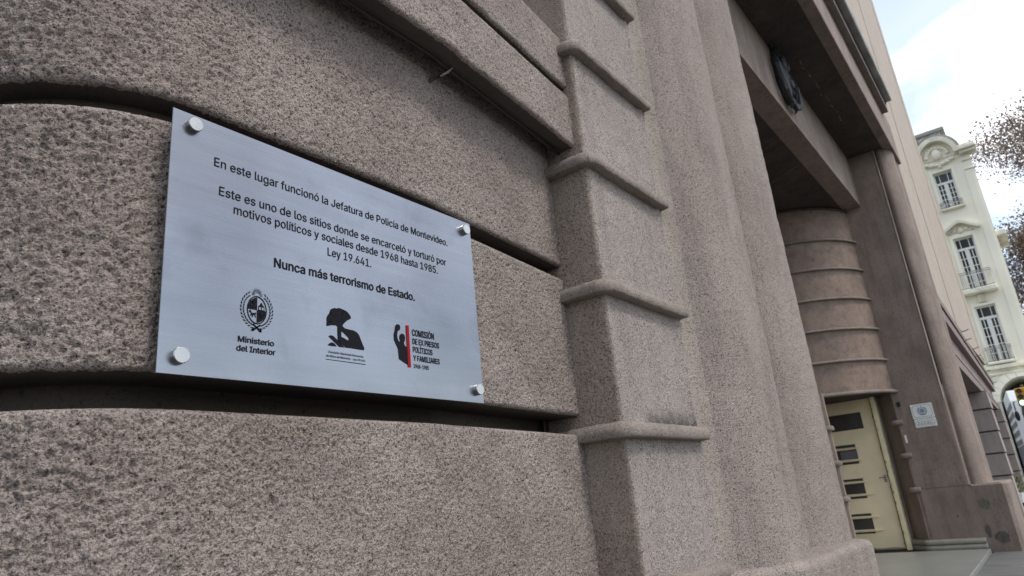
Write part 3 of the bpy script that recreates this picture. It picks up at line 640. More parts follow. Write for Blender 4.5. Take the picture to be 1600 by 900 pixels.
slab('wing_sill_wall', X0+.3, X1-.5, -0.10, -1.05, -0.52, M['wingstone'])
slab('wing_end_wall', X1-.35, X1-.1, -0.2, -1.05, 2.3, M['wingstone'], 2.5)
for x in (17.9, 24.6):
    y = wy(x)-0.05
    pr_ = build('wing_pillar', MB().box((x+.015,y+.015,-1.05),(x+0.60,y+0.40,1.505)), M['groove'], BL)
    zz = [-1.05, -0.25, 0.2025, 0.655, 1.12, 1.5]
    for a, b in zip(zz[:-1], zz[1:]):
        mb = MB(); mb.prism([(x, y), (x+0.61, y), (x+0.61, y+0.41), (x, y+0.41)], a+.022, b-0.012)
        c = 0.014
        mb.v[:4] = [(x-c, y-c, a+.022), (x+0.61+c, y-c, a+.022), (x+0.61+c, y+0.41, a+.022), (x-c, y+0.41, a+.022)]
        build('pillar_course', mb, M['pillar'], pr_)
for i, x in enumerate((16.3, 19.1, 22.6, 26.2)):
    y = wy(x)
    build('cornice_spike', MB().tube([(x, y+0.02, 2.56), (x-.05, y-0.14, 2.585)], 0.011, 6), M['iron'], BL)
    build('cornice_spike', MB().tube([(x+.1, y+0.02, 2.40), (x+.05, y-0.14, 2.415)], 0.011, 6), M['iron'], BL)

# ================================================================== STEEL PLAQUE
DP = 1.058
def pq(u, v, d=0.0): return (u*DP, DP-d, v*DP)
PLQ = empty('memorial_plaque', pq(0.849, 0.2405), 'brushed steel memorial plaque with engraved Spanish text fixed to the stone wall', 'plaque')
pu0, pu1, pv0, pv1 = 0.4775, 1.221, 0.2405, 0.6865
mb = MB(); e = 0.0006; T_ = 0.0028
a = [(pu0,pv0),(pu1,pv0),(pu1,pv1),(pu0,pv1)]
vs = [(x*DP, DP+T_, z*DP) for x, z in a] + [(x*DP, DP+e, z*DP) for x, z in a]
sx = [1,-1,-1,1]; sz = [1,1,-1,-1]
vs += [(x*DP+sx[i]*e, DP, z*DP+sz[i]*e) for i, (x, z) in enumerate(a)]
mb.add(vs, [(3,2,1,0), (8,9,10,11)] + [(i,(i+1)%4,4+(i+1)%4,4+i) for i in range(4)] + [(4+i,4+(i+1)%4,8+(i+1)%4,8+i) for i in range(4)])
build('steel_plate', mb, M['steel'], PLQ)
for u, v in ((0.512, 0.6640), (1.1955, 0.6625), (0.509, 0.2685), (1.1985, 0.2700)):
    mb = MB(); r = 0.0135; n = 28
    prof = [(r*0.35, -0.060), (r*0.35, -0.001), (r*0.97, -0.0008), (r, 0.0005), (r, 0.0105), (r*0.93, 0.0122), (0.0, 0.0125)]
    vs = [(u*DP + rr_*math.cos(2*math.pi*i/n), DP - d, v*DP + rr_*math.sin(2*math.pi*i/n)) for rr_, d in prof for i in range(n)]
    mb.add(vs, [(k*n+i, k*n+(i+1)%n, (k+1)*n+(i+1)%n, (k+1)*n+i) for k in range(len(prof)-1) for i in range(n)])
    build('bolt_cap', mb, M['bolt'], PLQ)
# letter outlines (x,y in thousandths of the type size)
GLY_R = """.|187|95,-9 76,-5 60,6 49,22 45,41 49,60 60,76 76,87 95,91 114,87 131,76 141,60 145,41 141,22 131,6 114,-5
1|453|72,-4 72,59 395,59 395,-4/280,513 280,-4 208,-4 208,444 211,444 83,352 82,429 197,513
4|453|36,101 36,160 245,513 316,512 113,165 113,167 417,167 417,101/278,-4 278,121 278,146 278,322 347,322 347,-4
5|453|221,-11 177,-6 138,7 105,29 79,58 63,92 55,134 125,134 131,110 141,92 175,64 221,54 249,57 274,68 295,84 311,106 320,132 324,162 320,192 310,219 294,242 273,259 247,269 218,273 169,265 129,242 63,249 92,513 370,513 370,448 154,448 138,305 135,305 176,329 229,338 264,334 295,325 324,309 348,288 368,262 383,233 392,199 395,163 389,116 372,74 346,38 311,12 269,-5
6|453|226,-11 181,-5 140,11 107,38 81,72 65,114 59,162 64,200 76,241 134,343 250,513 328,512 153,257 140,258 162,291 194,311 235,318 279,313 318,298 349,274 373,242 388,202 393,157 387,111 371,71 346,37 312,11 272,-5/226,53 253,56 276,66 296,82 311,103 320,129 323,157 320,186 311,211 296,232 277,248 253,258 226,261 199,258 176,248 156,233 141,212 132,187 129,158 132,129 142,103 156,82 176,66 199,56
8|453|226,-11 177,-6 134,8 98,30 71,60 54,95 48,135 51,167 61,197 77,223 99,244 124,260 149,268 149,264 117,278 89,305 72,341 66,380 71,418 87,452 112,480 144,502 183,515 226,520 270,515 308,502 340,480 365,452 381,418 386,380 380,341 363,306 336,278 304,264 304,268 329,260 354,244 375,223 391,197 401,167 405,135 399,95 382,60 354,30 319,8 275,-6/226,53 257,56 283,64 304,77 320,94 329,114 333,139 329,164 319,186 303,205 281,219 255,228 226,231 197,228 171,219 149,205 133,186 123,164 119,139 123,114 132,94 148,77 169,64 195,56/226,294 273,304 290,316 304,333 312,353 315,376 312,398 304,418 291,434 273,446 226,456 179,446 161,434 148,418 140,398 137,376 140,353 148,333 161,316 179,304
9|453|226,520 272,514 312,498 346,471 371,436 388,394 393,347 389,309 376,268 319,166 203,-4 125,-3 299,252 313,250 290,218 258,198 218,191 174,196 135,211 103,235 79,267 64,306 59,352 65,398 81,438 107,472 141,498 181,514/226,456 200,453 176,443 157,427 142,405 132,380 129,352 132,323 142,297 157,276 176,261 200,251 226,247 253,251 277,261 296,276 311,297 320,322 323,350 320,380 311,405 296,427 277,443 253,453
E|418|56,-4 56,513 376,513 376,448 129,448 129,290 359,290 359,225 129,225 129,61 379,61 379,-4
J|396|185,-11 123,-1 73,30 40,79 29,145 29,177 102,177 102,146 107,106 125,77 151,60 185,54 219,60 245,77 262,106 268,146 268,513 340,513 340,145 330,79 297,30 247,-1
L|393|56,-4 56,513 129,513 129,61 365,61 365,-4
M|628|56,-4 56,513 154,513 281,188 291,160 303,124 315,85 327,45 302,45 314,84 326,122 338,160 349,188 474,513 572,513 572,-4 500,-4 500,291 500,327 501,369 502,413 503,461 518,461 501,408 486,361 471,320 460,289 344,-4 283,-4 167,289 155,320 141,360 125,406 107,461 123,461 124,416 125,372 126,328 126,291 126,-4
P|444|56,-4 56,513 235,513 290,507 334,491 369,465 393,432 408,392 413,348 408,303 393,264 369,230 334,204 290,187 235,182 105,182 105,246 232,246 268,250 295,260 315,275 329,295 338,320 340,348 338,375 329,400 315,420 295,435 267,445 232,448 129,448 129,-4
a|389|160,-13 125,-9 93,1 65,19 44,42 31,72 26,108 30,139 40,163 55,182 76,197 124,215 178,224 233,231 263,238 269,245 272,255 272,256 263,295 238,318 196,327 151,319 121,298 102,269 35,289 54,324 76,349 102,367 132,379 194,388 240,383 288,364 309,346 326,322 337,291 341,251 341,-4 273,-4 273,48 274,48 255,22 217,-3/170,49 201,53 226,62 246,77 260,95 269,116 272,138 272,184 261,178 232,172 201,167 176,164 136,155 106,136 99,123 96,105 105,75 131,56
c|395|207,-12 158,-6 115,13 79,43 52,83 36,132 30,187 36,244 52,293 79,333 115,363 158,382 207,388 261,381 307,359 343,324 367,274 301,257 287,287 267,307 241,321 207,326 174,321 148,307 127,285 112,257 103,224 100,187 103,152 112,119 127,91 148,69 174,55 207,50 241,55 268,69 288,91 302,122 369,105 345,54 309,18 262,-5
d|424|195,-12 149,-6 109,13 76,43 51,83 35,132 30,189 35,245 51,294 76,334 110,364 150,382 196,388 229,385 255,376 290,348 308,323 307,323 307,513 376,513 376,-4 309,-4 309,55 309,55 290,28 254,0 228,-9/205,51 235,55 261,68 281,89 296,117 305,150 308,189 305,228 296,261 281,288 261,309 235,321 205,326 173,321 147,308 127,287 112,260 103,227 100,189 103,152 112,118 127,90 148,69 173,55
e|404|212,-12 160,-6 115,13 79,43 52,83 36,131 30,187 35,243 52,291 78,332 113,363 156,382 205,388 267,378 296,364 322,344 344,317 361,283 372,242 375,194 375,165 71,165 71,225 344,223 307,196 303,237 294,267 280,292 260,310 235,322 205,326 174,322 149,310 128,291 113,268 103,240 100,211 100,178 104,140 114,108 131,83 153,65 180,54 212,50 252,57 283,76 304,110 370,94 357,61 338,36 314,16 284,1 250,-9
f|253|232,383 232,323 2,323 2,383/77,-4 77,432 80,462 92,488 110,508 134,523 187,534 223,531 248,524 230,463 214,468 195,470 172,467 157,457 149,441 146,418 146,-4
g|425|207,-155 167,-152 132,-143 80,-113 45,-68 102,-35 124,-63 156,-84 207,-93 248,-88 280,-72 300,-45 307,-5 307,64 308,64 289,39 254,12 228,4 195,1 150,6 111,23 77,51 52,88 35,135 30,191 35,247 51,295 77,334 110,364 150,382 196,388 229,385 255,376 291,349 310,323 309,323 309,383 376,383 376,-9 371,-55 354,-92 327,-120 292,-140 252,-151/205,63 236,67 261,78 281,97 296,123 305,155 308,193 305,230 296,262 282,289 262,309 236,322 205,326 173,321 147,308 127,288 112,261 103,229 100,193 103,156 112,124 127,98 148,79 174,67
h|410|118,226 118,-4 49,-4 49,513 118,513 118,283 97,284 120,335 150,365 186,383 227,388 265,384 297,372 324,351 344,323 357,286 361,241 361,-4 292,-4 292,235 286,273 270,302 244,319 210,325 185,322 163,314 144,300 130,281 121,256
i|166|49,-4 49,383 118,383 118,-4/84,439 66,442 51,452 41,466 37,483 41,500 51,515 66,525 84,528 102,525 117,515 127,500 130,483 127,466 117,452 102,442
l|189|139,-6 100,-1 71,17 54,46 49,84 49,513 118,513 118,99 124,64 132,58 146,56 160,57 173,59 185,0 162,-5
m|609|49,-4 49,383 116,383 116,291 102,292 114,325 129,349 170,380 219,390 259,384 290,364 312,333 326,291 307,291 318,323 334,346 379,379 436,390 469,386 499,375 524,357 544,330 557,296 561,255 561,-4 492,-4 492,253 486,287 470,310 446,322 418,326 396,324 376,316 349,288 339,247 339,-4 270,-4 270,259 265,287 250,308 228,322 200,326 159,316 143,304 129,287 121,265 118,238 118,-4
n|409|118,226 118,-4 49,-4 49,383 116,383 116,283 97,284 120,335 150,365 186,383 227,388 265,384 297,372 324,351 344,323 357,286 361,241 361,-4 292,-4 292,235 286,273 270,302 244,319 210,325 185,322 163,314 144,300 130,281 121,256
o|415|207,-12 158,-6 115,13 79,43 52,83 36,132 30,187 36,244 52,293 79,333 115,363 158,382 207,388 257,382 301,363 336,333 363,293 380,244 385,187 380,132 363,83 336,43 301,13 257,-6/207,50 241,55 268,69 289,91 303,119 312,152 315,187 312,224 303,257 289,285 268,307 241,321 207,326 174,321 148,307 127,285 112,257 103,224 100,187 103,152 112,119 127,91 148,69 174,55
p|424|49,-147 49,383 116,383 116,323 116,323 134,348 169,376 196,385 229,388 275,382 315,364 348,334 373,294 389,245 394,189 389,132 374,83 349,43 315,13 275,-6 230,-12 197,-9 171,0 135,28 116,55 118,55 118,-147/220,51 251,55 277,69 297,90 312,118 321,152 324,189 321,227 312,260 298,287 277,308 252,321 220,326 189,321 164,309 143,288 129,261 120,228 117,189 120,150 129,117 144,89 164,68 190,55
r|259|49,-4 49,383 116,383 116,325 113,325 127,349 150,371 180,384 213,389 229,388 247,388 247,318 230,320 207,322 183,319 161,311 143,298 129,281 121,261 118,237 118,-4
s|365|182,-12 144,-9 111,0 82,15 59,35 42,62 30,97 96,111 109,82 126,64 151,53 181,49 216,54 242,66 259,83 264,103 261,119 251,133 235,143 211,151 148,166 102,182 69,205 49,236 43,274 47,306 62,334 84,357 113,374 148,385 187,388 224,385 255,376 281,361 302,342 330,287 266,273 255,295 240,312 218,324 187,329 157,325 133,314 118,297 113,277 116,260 126,247 173,227 231,213 276,197 309,174 329,144 335,107 330,74 316,45 292,21 261,3 224,-8
t|227|208,383 208,323 2,323 2,383/61,475 130,475 130,98 132,77 139,64 151,57 170,54 185,55 205,58 218,-1 192,-7 168,-8 123,-2 89,18 68,50 61,93
u|410|182,-9 145,-5 113,7 86,28 66,57 53,94 49,139 49,383 118,383 118,144 123,106 140,78 166,60 200,54 225,57 247,66 266,79 280,99 289,123 292,153 292,383 361,383 361,-4 294,-4 294,96 313,95 289,44 259,14 223,-3
v|389|160,-4 12,383 87,383 169,156 191,88 211,17 179,17 199,88 220,156 302,383 377,383 229,-4
y|389|43,-141 59,-81 72,-83 103,-85 127,-71 147,-34 158,-1 12,383 87,383 169,156 191,88 211,17 179,17 199,88 220,156 302,383 377,383 208,-60 180,-110 141,-139 92,-149 64,-147
í|166|49,-4 49,383 118,383 118,-4/51,425 102,533 178,532 109,425
ó|415|207,-12 158,-6 115,13 79,43 52,83 36,132 30,187 36,244 52,293 79,333 115,363 158,382 207,388 257,382 301,363 336,333 363,293 380,244 385,187 380,132 363,83 336,43 301,13 257,-6/207,50 241,55 268,69 289,91 303,119 312,152 315,187 312,224 303,257 289,285 268,307 241,321 207,326 174,321 148,307 127,285 112,257 103,224 100,187 103,152 112,119 127,91 148,69 174,55/175,425 226,533 302,532 233,425
 |187|"""
GLY_B = """-|453|353,260 353,172 98,172 98,260
.|187|95,-21 72,-16 52,-3 38,17 33,41 38,65 52,85 72,98 95,103 119,99 139,85 153,65 157,41 153,17 139,-3 119,-16
1|453|60,-16 60,71 407,71 407,-16/292,525 292,-16 196,-16 196,432 215,432 74,335 70,435 193,525
4|453|24,89 24,163 238,525 333,521 125,162 125,179 429,179 429,89/266,-16 266,121 266,146 266,334 359,334 359,-16
5|453|221,-23 175,-18 133,-3 97,20 69,51 51,88 41,146 135,146 142,114 150,99 180,75 222,66 246,69 268,78 286,93 300,112 309,135 312,162 309,189 299,213 285,233 266,248 244,258 218,261 173,253 131,229 50,239 82,525 382,525 382,436 165,436 152,317 132,317 172,340 229,350 266,346 300,336 331,319 357,296 378,269 394,237 404,201 407,163 401,113 383,68 354,30 317,1 272,-17
6|453|226,-23 178,-17 134,1 98,29 70,67 53,112 47,162 52,203 65,245 124,349 244,525 345,521 159,245 123,250 154,300 190,322 234,330 282,325 324,309 358,283 384,248 400,205 405,157 399,108 382,65 354,28 318,0 275,-17/226,65 250,68 270,76 287,90 300,109 308,131 311,157 308,183 300,206 287,224 270,238 250,246 226,249 202,246 182,238 165,224 152,206 144,184 141,158 144,132 152,109 165,90 182,76 203,68
8|453|226,-23 175,-18 129,-3 90,21 61,53 42,91 36,135 39,170 50,202 68,230 91,254 119,271 137,276 137,257 110,268 80,298 60,337 54,380 60,422 77,459 104,489 139,512 180,527 226,532 272,527 313,512 348,489 375,459 392,422 398,380 392,337 373,299 343,268 316,257 316,276 334,271 361,254 384,230 402,202 413,170 417,135 411,91 392,53 362,21 324,-3 278,-18/226,65 255,68 278,75 296,86 310,101 318,118 320,139 318,161 309,180 295,196 276,208 253,216 226,219 200,216 176,208 157,196 143,180 135,161 132,139 134,118 142,100 155,86 174,75 198,68/226,306 268,315 282,325 293,339 301,356 303,376 301,395 294,412 283,425 269,434 226,444 184,434 169,425 158,412 151,395 149,376 151,356 158,339 170,325 184,315
9|453|226,532 275,526 318,508 355,480 382,442 399,397 405,347 401,306 387,263 329,160 209,-16 108,-12 293,264 330,259 298,209 263,187 218,178 171,184 129,200 95,226 69,261 53,303 47,352 53,401 71,444 98,481 135,508 178,526/226,444 203,441 183,432 166,418 153,400 144,377 141,352 144,325 153,303 165,285 182,271 203,262 226,260 250,262 270,271 287,285 300,303 308,325 311,350 308,377 300,400 287,418 270,432 250,441
A|479|-5,-15 190,525 287,525 484,-15 384,-16 272,297 249,367 212,494 266,494 228,366 206,297 96,-16/94,126 94,215 386,215 386,126
C|510|267,-23 201,-14 142,11 92,53 55,108 32,176 24,254 32,333 55,400 92,456 142,497 201,523 268,532 345,520 380,505 412,484 439,458 462,427 478,391 493,333 398,332 376,386 348,415 311,433 267,440 227,434 192,419 163,393 140,357 125,311 120,254 125,198 140,152 163,116 193,90 228,74 267,69 310,75 348,94 376,123 398,176 493,176 479,118 462,83 440,51 412,25 381,5 346,-11 308,-20
D|502|220,-16 80,-16 80,73 214,73 268,79 310,95 342,121 364,156 378,201 383,255 378,309 364,354 342,389 311,414 271,430 220,436 77,436 77,525 226,525 298,517 361,492 411,452 448,398 470,332 478,255 470,178 448,111 410,57 359,17 294,-8/141,525 141,-16 44,-16 44,525
E|418|44,-16 44,525 388,525 388,436 141,436 141,302 371,302 371,213 141,213 141,73 391,73 391,-16
F|410|44,-16 44,525 385,525 385,436 141,436 141,294 362,294 362,205 141,205 141,-16
H|517|44,-16 44,525 141,525 141,305 376,305 376,525 473,525 473,-16 376,-16 376,216 141,216 141,-16
I|300|15,-16 15,73 102,73 102,436 15,436 15,525 285,525 285,436 199,436 199,73 285,73 285,-16
L|393|44,-16 44,525 141,525 141,73 377,73 377,-16
M|628|44,-16 44,525 163,525 292,193 302,164 314,127 327,88 342,33 287,34 303,87 315,126 327,163 337,193 465,525 584,525 584,-16 488,-16 488,291 488,327 489,369 490,413 491,473 533,472 513,404 497,358 482,316 471,285 353,-16 275,-16 155,285 144,315 130,356 114,402 91,472 134,473 136,416 137,372 138,329 138,291 138,-16
N|523|44,-16 44,525 145,525 357,191 377,159 402,114 437,43 390,35 385,107 383,157 383,195 383,525 479,525 479,-16 378,-16 189,282 164,322 134,373 85,463 134,472 138,384 140,328 141,291 141,-16
O|533|267,-23 201,-14 142,11 93,53 55,108 32,176 24,254 32,333 55,400 93,456 142,497 201,523 267,532 333,523 392,497 441,456 478,400 501,332 509,254 501,176 478,108 441,53 392,11 333,-14/267,69 306,74 341,90 371,115 394,151 409,197 414,254 409,311 394,358 371,394 341,419 306,434 267,440 228,434 193,419 163,393 140,357 125,311 120,254 125,197 140,151 163,115 193,90 228,74
P|444|44,-16 44,525 236,525 292,519 340,502 377,474 404,437 420,395 425,348 420,301 404,258 377,221 340,193 293,175 236,170 93,170 93,258 232,258 265,262 289,270 307,283 319,301 326,322 328,348 326,373 319,394 307,411 289,424 265,433 231,436 141,436 141,-16
R|449|44,-16 44,525 237,525 293,519 340,503 378,476 405,441 420,399 425,352 420,305 405,264 378,229 340,203 293,187 237,182 80,182 80,271 233,271 266,274 291,281 308,293 320,308 327,328 329,352 327,377 319,397 308,413 290,425 266,433 232,436 141,436 141,-16/343,-16 208,242 312,245 450,-13
S|446|224,-25 169,-20 121,-6 81,18 51,51 31,90 19,153 117,153 125,116 136,98 152,84 171,74 224,65 254,68 280,75 301,87 317,102 326,119 329,139 327,156 320,168 288,190 240,207 179,224 120,246 75,278 45,320 36,372 42,418 62,457 92,489 131,512 177,527 227,532 278,527 323,512 361,489 390,458 410,421 420,362 326,362 312,404 293,424 263,438 225,442 197,440 174,433 155,422 142,409 134,393 131,376 134,358 143,345 176,323 217,309 269,295 318,278 369,250 408,206 421,175 424,138 418,94 400,55 370,21 330,-4 281,-20
T|448|16,436 16,525 433,525 433,436 273,436 273,-16 177,-16 177,436
X|474|-5,-12 225,309 225,212 7,521 113,525 191,409 218,370 237,337 265,279 210,279 238,337 258,370 285,410 365,525 469,521 251,215 251,311 478,-12 373,-16 279,120 255,156 236,187 208,244 266,244 239,188 220,157 195,120 100,-16
Y|472|187,-16 187,204 -6,521 100,525 206,353 237,299 271,216 202,216 237,300 267,353 372,525 477,521 284,204 284,-16
a|389|160,-25 122,-21 88,-10 57,9 34,36 19,69 14,108 18,142 29,169 47,191 70,207 121,226 176,236 231,242 257,249 258,251 260,256 260,255 252,288 232,307 195,315 155,307 129,289 107,255 18,281 44,331 68,358 97,378 129,391 194,401 243,395 294,374 318,354 337,328 349,293 353,252 353,-16 261,-16 261,36 280,36 263,13 221,-14/171,62 198,64 220,73 237,86 249,101 257,119 260,139 262,168 265,167 234,160 202,155 178,152 141,144 115,128 110,119 108,106 116,82 136,67
c|395|207,-24 155,-18 108,3 70,35 42,78 24,129 18,187 24,246 42,298 70,341 108,374 155,394 207,401 265,393 314,369 353,331 384,266 294,243 277,280 260,298 237,309 207,314 178,309 155,297 137,278 123,252 115,222 112,187 115,154 123,123 137,98 155,79 178,67 207,63 238,67 261,79 278,98 295,136 386,113 355,47 316,8 265,-16
d|424|195,-24 146,-18 103,3 67,35 40,78 23,129 18,189 24,248 40,299 67,342 103,374 146,394 195,401 231,397 261,387 299,357 314,335 295,335 295,525 388,525 388,-16 297,-16 297,43 315,43 299,20 260,-10 231,-21/205,63 232,67 253,78 271,96 284,121 293,152 296,189 293,226 285,257 272,281 254,299 232,310 205,314 176,310 154,298 137,280 123,255 115,225 112,189 115,154 124,122 137,97 155,79 177,67
e|404|212,-24 156,-18 109,3 70,35 41,78 24,129 18,187 24,245 41,297 69,340 106,373 152,394 206,401 271,389 302,374 330,352 354,324 372,287 383,244 387,195 387,153 59,153 59,237 363,228 299,179 291,235 283,262 270,284 253,300 232,311 205,314 178,310 155,300 137,284 123,262 115,238 112,210 112,178 115,142 125,113 140,91 159,75 183,66 212,62 248,68 274,84 298,124 387,102 367,55 347,28 320,6 288,-11 252,-21
i|166|37,-16 37,395 130,395 130,-16/84,427 61,431 43,443 29,461 25,483 29,505 43,524 61,536 84,540 106,536 125,524 138,505 143,483 138,461 125,443 106,431
l|189|139,-18 95,-12 62,9 43,42 37,83 37,525 130,525 130,100 135,71 137,70 147,68 158,69 182,73 200,-10 164,-17
m|609|37,-16 37,395 128,395 128,279 87,281 103,330 121,357 165,391 219,402 263,395 298,373 323,339 342,280 291,280 308,328 325,354 374,390 436,402 472,398 505,386 533,365 555,336 569,299 573,256 573,-16 480,-16 480,252 475,283 462,300 442,311 418,314 399,312 383,306 360,282 351,245 351,-16 258,-16 258,258 254,282 242,299 223,310 200,314 164,305 151,296 140,281 132,262 130,237 130,-16
n|409|130,226 130,-16 37,-16 37,395 128,395 128,271 81,274 110,341 143,375 182,394 227,401 267,396 303,383 333,360 355,328 369,288 373,241 373,-16 280,-16 280,234 275,269 261,293 240,308 209,313 188,311 169,303 153,291 141,275 133,254
o|415|207,-24 155,-18 108,3 70,35 42,78 24,129 18,187 24,246 42,298 70,341 108,374 155,394 207,401 260,394 307,374 345,341 374,298 391,246 397,187 391,129 374,78 345,35 307,3 260,-18/207,63 237,67 260,79 279,98 292,123 300,154 303,187 300,221 292,252 279,278 260,297 237,309 207,314 178,309 155,297 137,278 123,252 115,222 112,187 115,154 123,123 137,98 155,79 178,67
r|259|37,-16 37,395 128,395 128,337 106,337 117,357 144,381 176,396 212,401 230,400 259,399 259,304 228,308 207,310 185,307 167,300 151,289 140,275 132,258 130,236 130,-16
s|365|182,-24 142,-21 106,-12 75,5 50,27 31,57 15,106 104,125 119,88 133,74 154,65 181,62 212,65 235,76 248,89 252,103 249,114 243,124 230,133 208,140 145,155 97,171 60,197 38,231 31,274 36,310 52,341 77,366 109,385 146,397 187,400 226,397 260,387 289,371 312,349 347,279 259,259 245,289 232,303 214,313 187,316 161,313 140,304 129,291 125,277 127,265 134,256 177,238 234,225 282,208 318,183 340,148 347,107 342,70 326,38 300,11 266,-8 227,-20
t|227|220,395 220,311 -10,311 -10,395/49,487 142,487 142,99 144,81 148,72 155,68 171,66 183,67 214,72 232,-11 194,-19 168,-20 119,-13 81,9 56,46 49,92
u|410|183,-21 143,-17 107,-3 77,19 55,51 41,91 37,138 37,395 130,395 130,145 135,110 149,86 170,72 201,66 222,69 241,76 257,88 269,104 277,126 280,153 280,395 373,395 373,-16 282,-16 282,108 329,106 299,37 267,4 227,-15
y|389|28,-150 50,-67 73,-71 100,-73 118,-62 136,-29 145,-2 -4,394 96,395 180,160 202,91 226,5 163,5 187,91 209,160 294,395 393,394 219,-65 189,-118 146,-151 92,-161 62,-159
Í|300|15,-16 15,73 102,73 102,436 15,436 15,525 285,525 285,436 199,436 199,73 285,73 285,-16/102,545 161,675 262,671 182,542
Ó|533|267,-23 201,-14 142,11 93,53 55,108 32,176 24,254 32,333 55,400 93,456 142,497 201,523 267,532 333,523 392,497 441,456 478,400 501,332 509,254 501,176 478,108 441,53 392,11 333,-14/267,69 306,74 341,90 371,115 394,151 409,197 414,254 409,311 394,358 371,394 341,419 306,434 267,440 228,434 193,419 163,393 140,357 125,311 120,254 125,197 140,151 163,115 193,90 228,74/218,545 278,675 379,671 299,542
á|389|160,-25 122,-21 88,-10 57,9 34,36 19,69 14,108 18,142 29,169 47,191 70,207 121,226 176,236 231,242 257,249 258,251 260,256 260,255 252,288 232,307 195,315 155,307 129,289 107,255 18,281 44,331 68,358 97,378 129,391 194,401 243,395 294,374 318,354 337,328 349,293 353,252 353,-16 261,-16 261,36 280,36 263,13 221,-14/171,62 198,64 220,73 237,86 249,101 257,119 260,139 262,168 265,167 234,160 202,155 178,152 141,144 115,128 110,119 108,106 116,82 136,67/141,415 200,545 301,541 221,413
ó|415|207,-24 155,-18 108,3 70,35 42,78 24,129 18,187 24,246 42,298 70,341 108,374 155,394 207,401 260,394 307,374 345,341 374,298 391,246 397,187 391,129 374,78 345,35 307,3 260,-18/207,63 237,67 260,79 279,98 292,123 300,154 303,187 300,221 292,252 279,278 260,297 237,309 207,314 178,309 155,297 137,278 123,252 115,222 112,187 115,154 123,123 137,98 155,79 178,67/159,415 218,545 319,541 239,413
 |187|"""
def parse_glyphs(t):
    d = {}
    for l in t.strip('\n').split('\n'):
        c, adv, body = l[0], *l[2:].split('|', 1)
        L = [[tuple(map(int, p.split(','))) for p in q.split(' ')] for q in body.split('/') if q]
        V, F = [], []
        if L:
            ar = lambda P: sum(a[0]*b[1]-b[0]*a[1] for a, b in zip(P, P[1:]+P[:1]))
            sg = 1 if ar(max(L, key=lambda P: abs(ar(P)))) > 0 else -1
            pts = [p for P in L for p in P]; ed = []; n = 0
            for P in L: ed += [(n+k, n+(k+1) % len(P)) for k in range(len(P))]; n += len(P)
            vo, eo, fo, *_ = delaunay_2d_cdt([Vector(p) for p in pts], ed, [], 0, 1e-4)
            def wind(x, y):
                w = 0
                for P in L:
                    for a, b in zip(P, P[1:]+P[:1]):
                        if (a[1] > y) != (b[1] > y) and x < (b[0]-a[0])*(y-a[1])/(b[1]-a[1])+a[0]: w += 1 if b[1] > a[1] else -1
                return w*sg
            for f in fo:
                cx = sum(vo[k][0] for k in f)/3; cy = sum(vo[k][1] for k in f)/3
                if wind(cx, cy) > 0: F.append(tuple(f))
            V = [(v[0], v[1]) for v in vo]
        d[c] = (int(adv), V, F)
    return d
GLY = {0: parse_glyphs(GLY_R), 1: parse_glyphs(GLY_B)}
def text_mesh(s, bold=0):
    x = 0; V = []; F = []
    for c in s:
        adv, v, f = GLY[1 if bold else 0][c]; n = len(V)
        x0 = 0
        V += [((p[0]+x)/1000, p[1]/1000, 0) for p in v]; F += [tuple(k+n for k in t) for t in f]; x += adv
    return np.array(V), F
CAPH = max(p[1] for p in GLY[0]['E'][1])/1000
def put_text(s, u0, u1, vb, cap, bold, mat=None, name='text_line', d=0.0009, parent=PLQ):
    v, f = text_mesh(s, bold); lo, hi = 0.0, 0.505*1.0 if False else CAPH
    x0, x1 = v[:,0].min(), v[:,0].max()
    X = u0 + (v[:,0]-x0)/(x1-x0)*(u1-u0); Z = vb + (v[:,1]-lo)/(hi-lo)*cap
    mb = MB(); mb.add([pq(x, z, d) for x, z in zip(X, Z)], f)
    return build(name, mb, mat or M['ink'], parent)
TX = [('En este lugar funcionó la Jefatura de Policía de Montevideo.', 0.5522, 1.1329, 0.6048, 0.0166, 0), ('Este es uno de los sitios donde se encarceló y torturó por', 0.563, 1.1237, 0.5534, 0.0166, 0), ('motivos políticos y sociales desde 1968 hasta 1985.', 0.5907, 1.0934, 0.5271, 0.0166, 0), ('Ley 19.641.', 0.7871, 0.8956, 0.4981, 0.0166, 0), ('Nunca más terrorismo de Estado.', 0.6704, 1.0152, 0.4485, 0.0168, 1), ('Ministerio', 0.6053, 0.6723, 0.3043, 0.0097, 1), ('del Interior', 0.603, 0.675, 0.289, 0.0096, 1), ('Comisión Nacional Honoraria', 0.7855, 0.8673, 0.307, 0.0038, 1), ('de Sitios de Memoria - Ley 19.641', 0.7806, 0.8725, 0.2995, 0.0038, 1), ('COMISIÓN', 1.0019, 1.0677, 0.3698, 0.0136, 1), ('DE EX PRESOS', 1.0021, 1.0822, 0.3517, 0.012, 1), ('POLÍTICOS', 1.002, 1.0601, 0.3341, 0.012, 1), ('Y FAMILIARES', 1.0023, 1.0808, 0.3163, 0.0116, 1), ('1968-1985', 1.0019, 1.0461, 0.301, 0.008, 1)]
for t in TX: put_text(*t)
def flat(name, loops, mat, d=0.0009, parent=PLQ):
    L3 = [[Vector((u, v, 0)) for u, v in l] for l in loops]; tri = tessellate_polygon(L3)
    allp = [p for l in loops for p in l]; mb = MB(); mb.add([pq(u, v, d) for u, v in allp], [tuple(t) for t in tri])
    return build(name, mb, mat, parent)
PG = {}
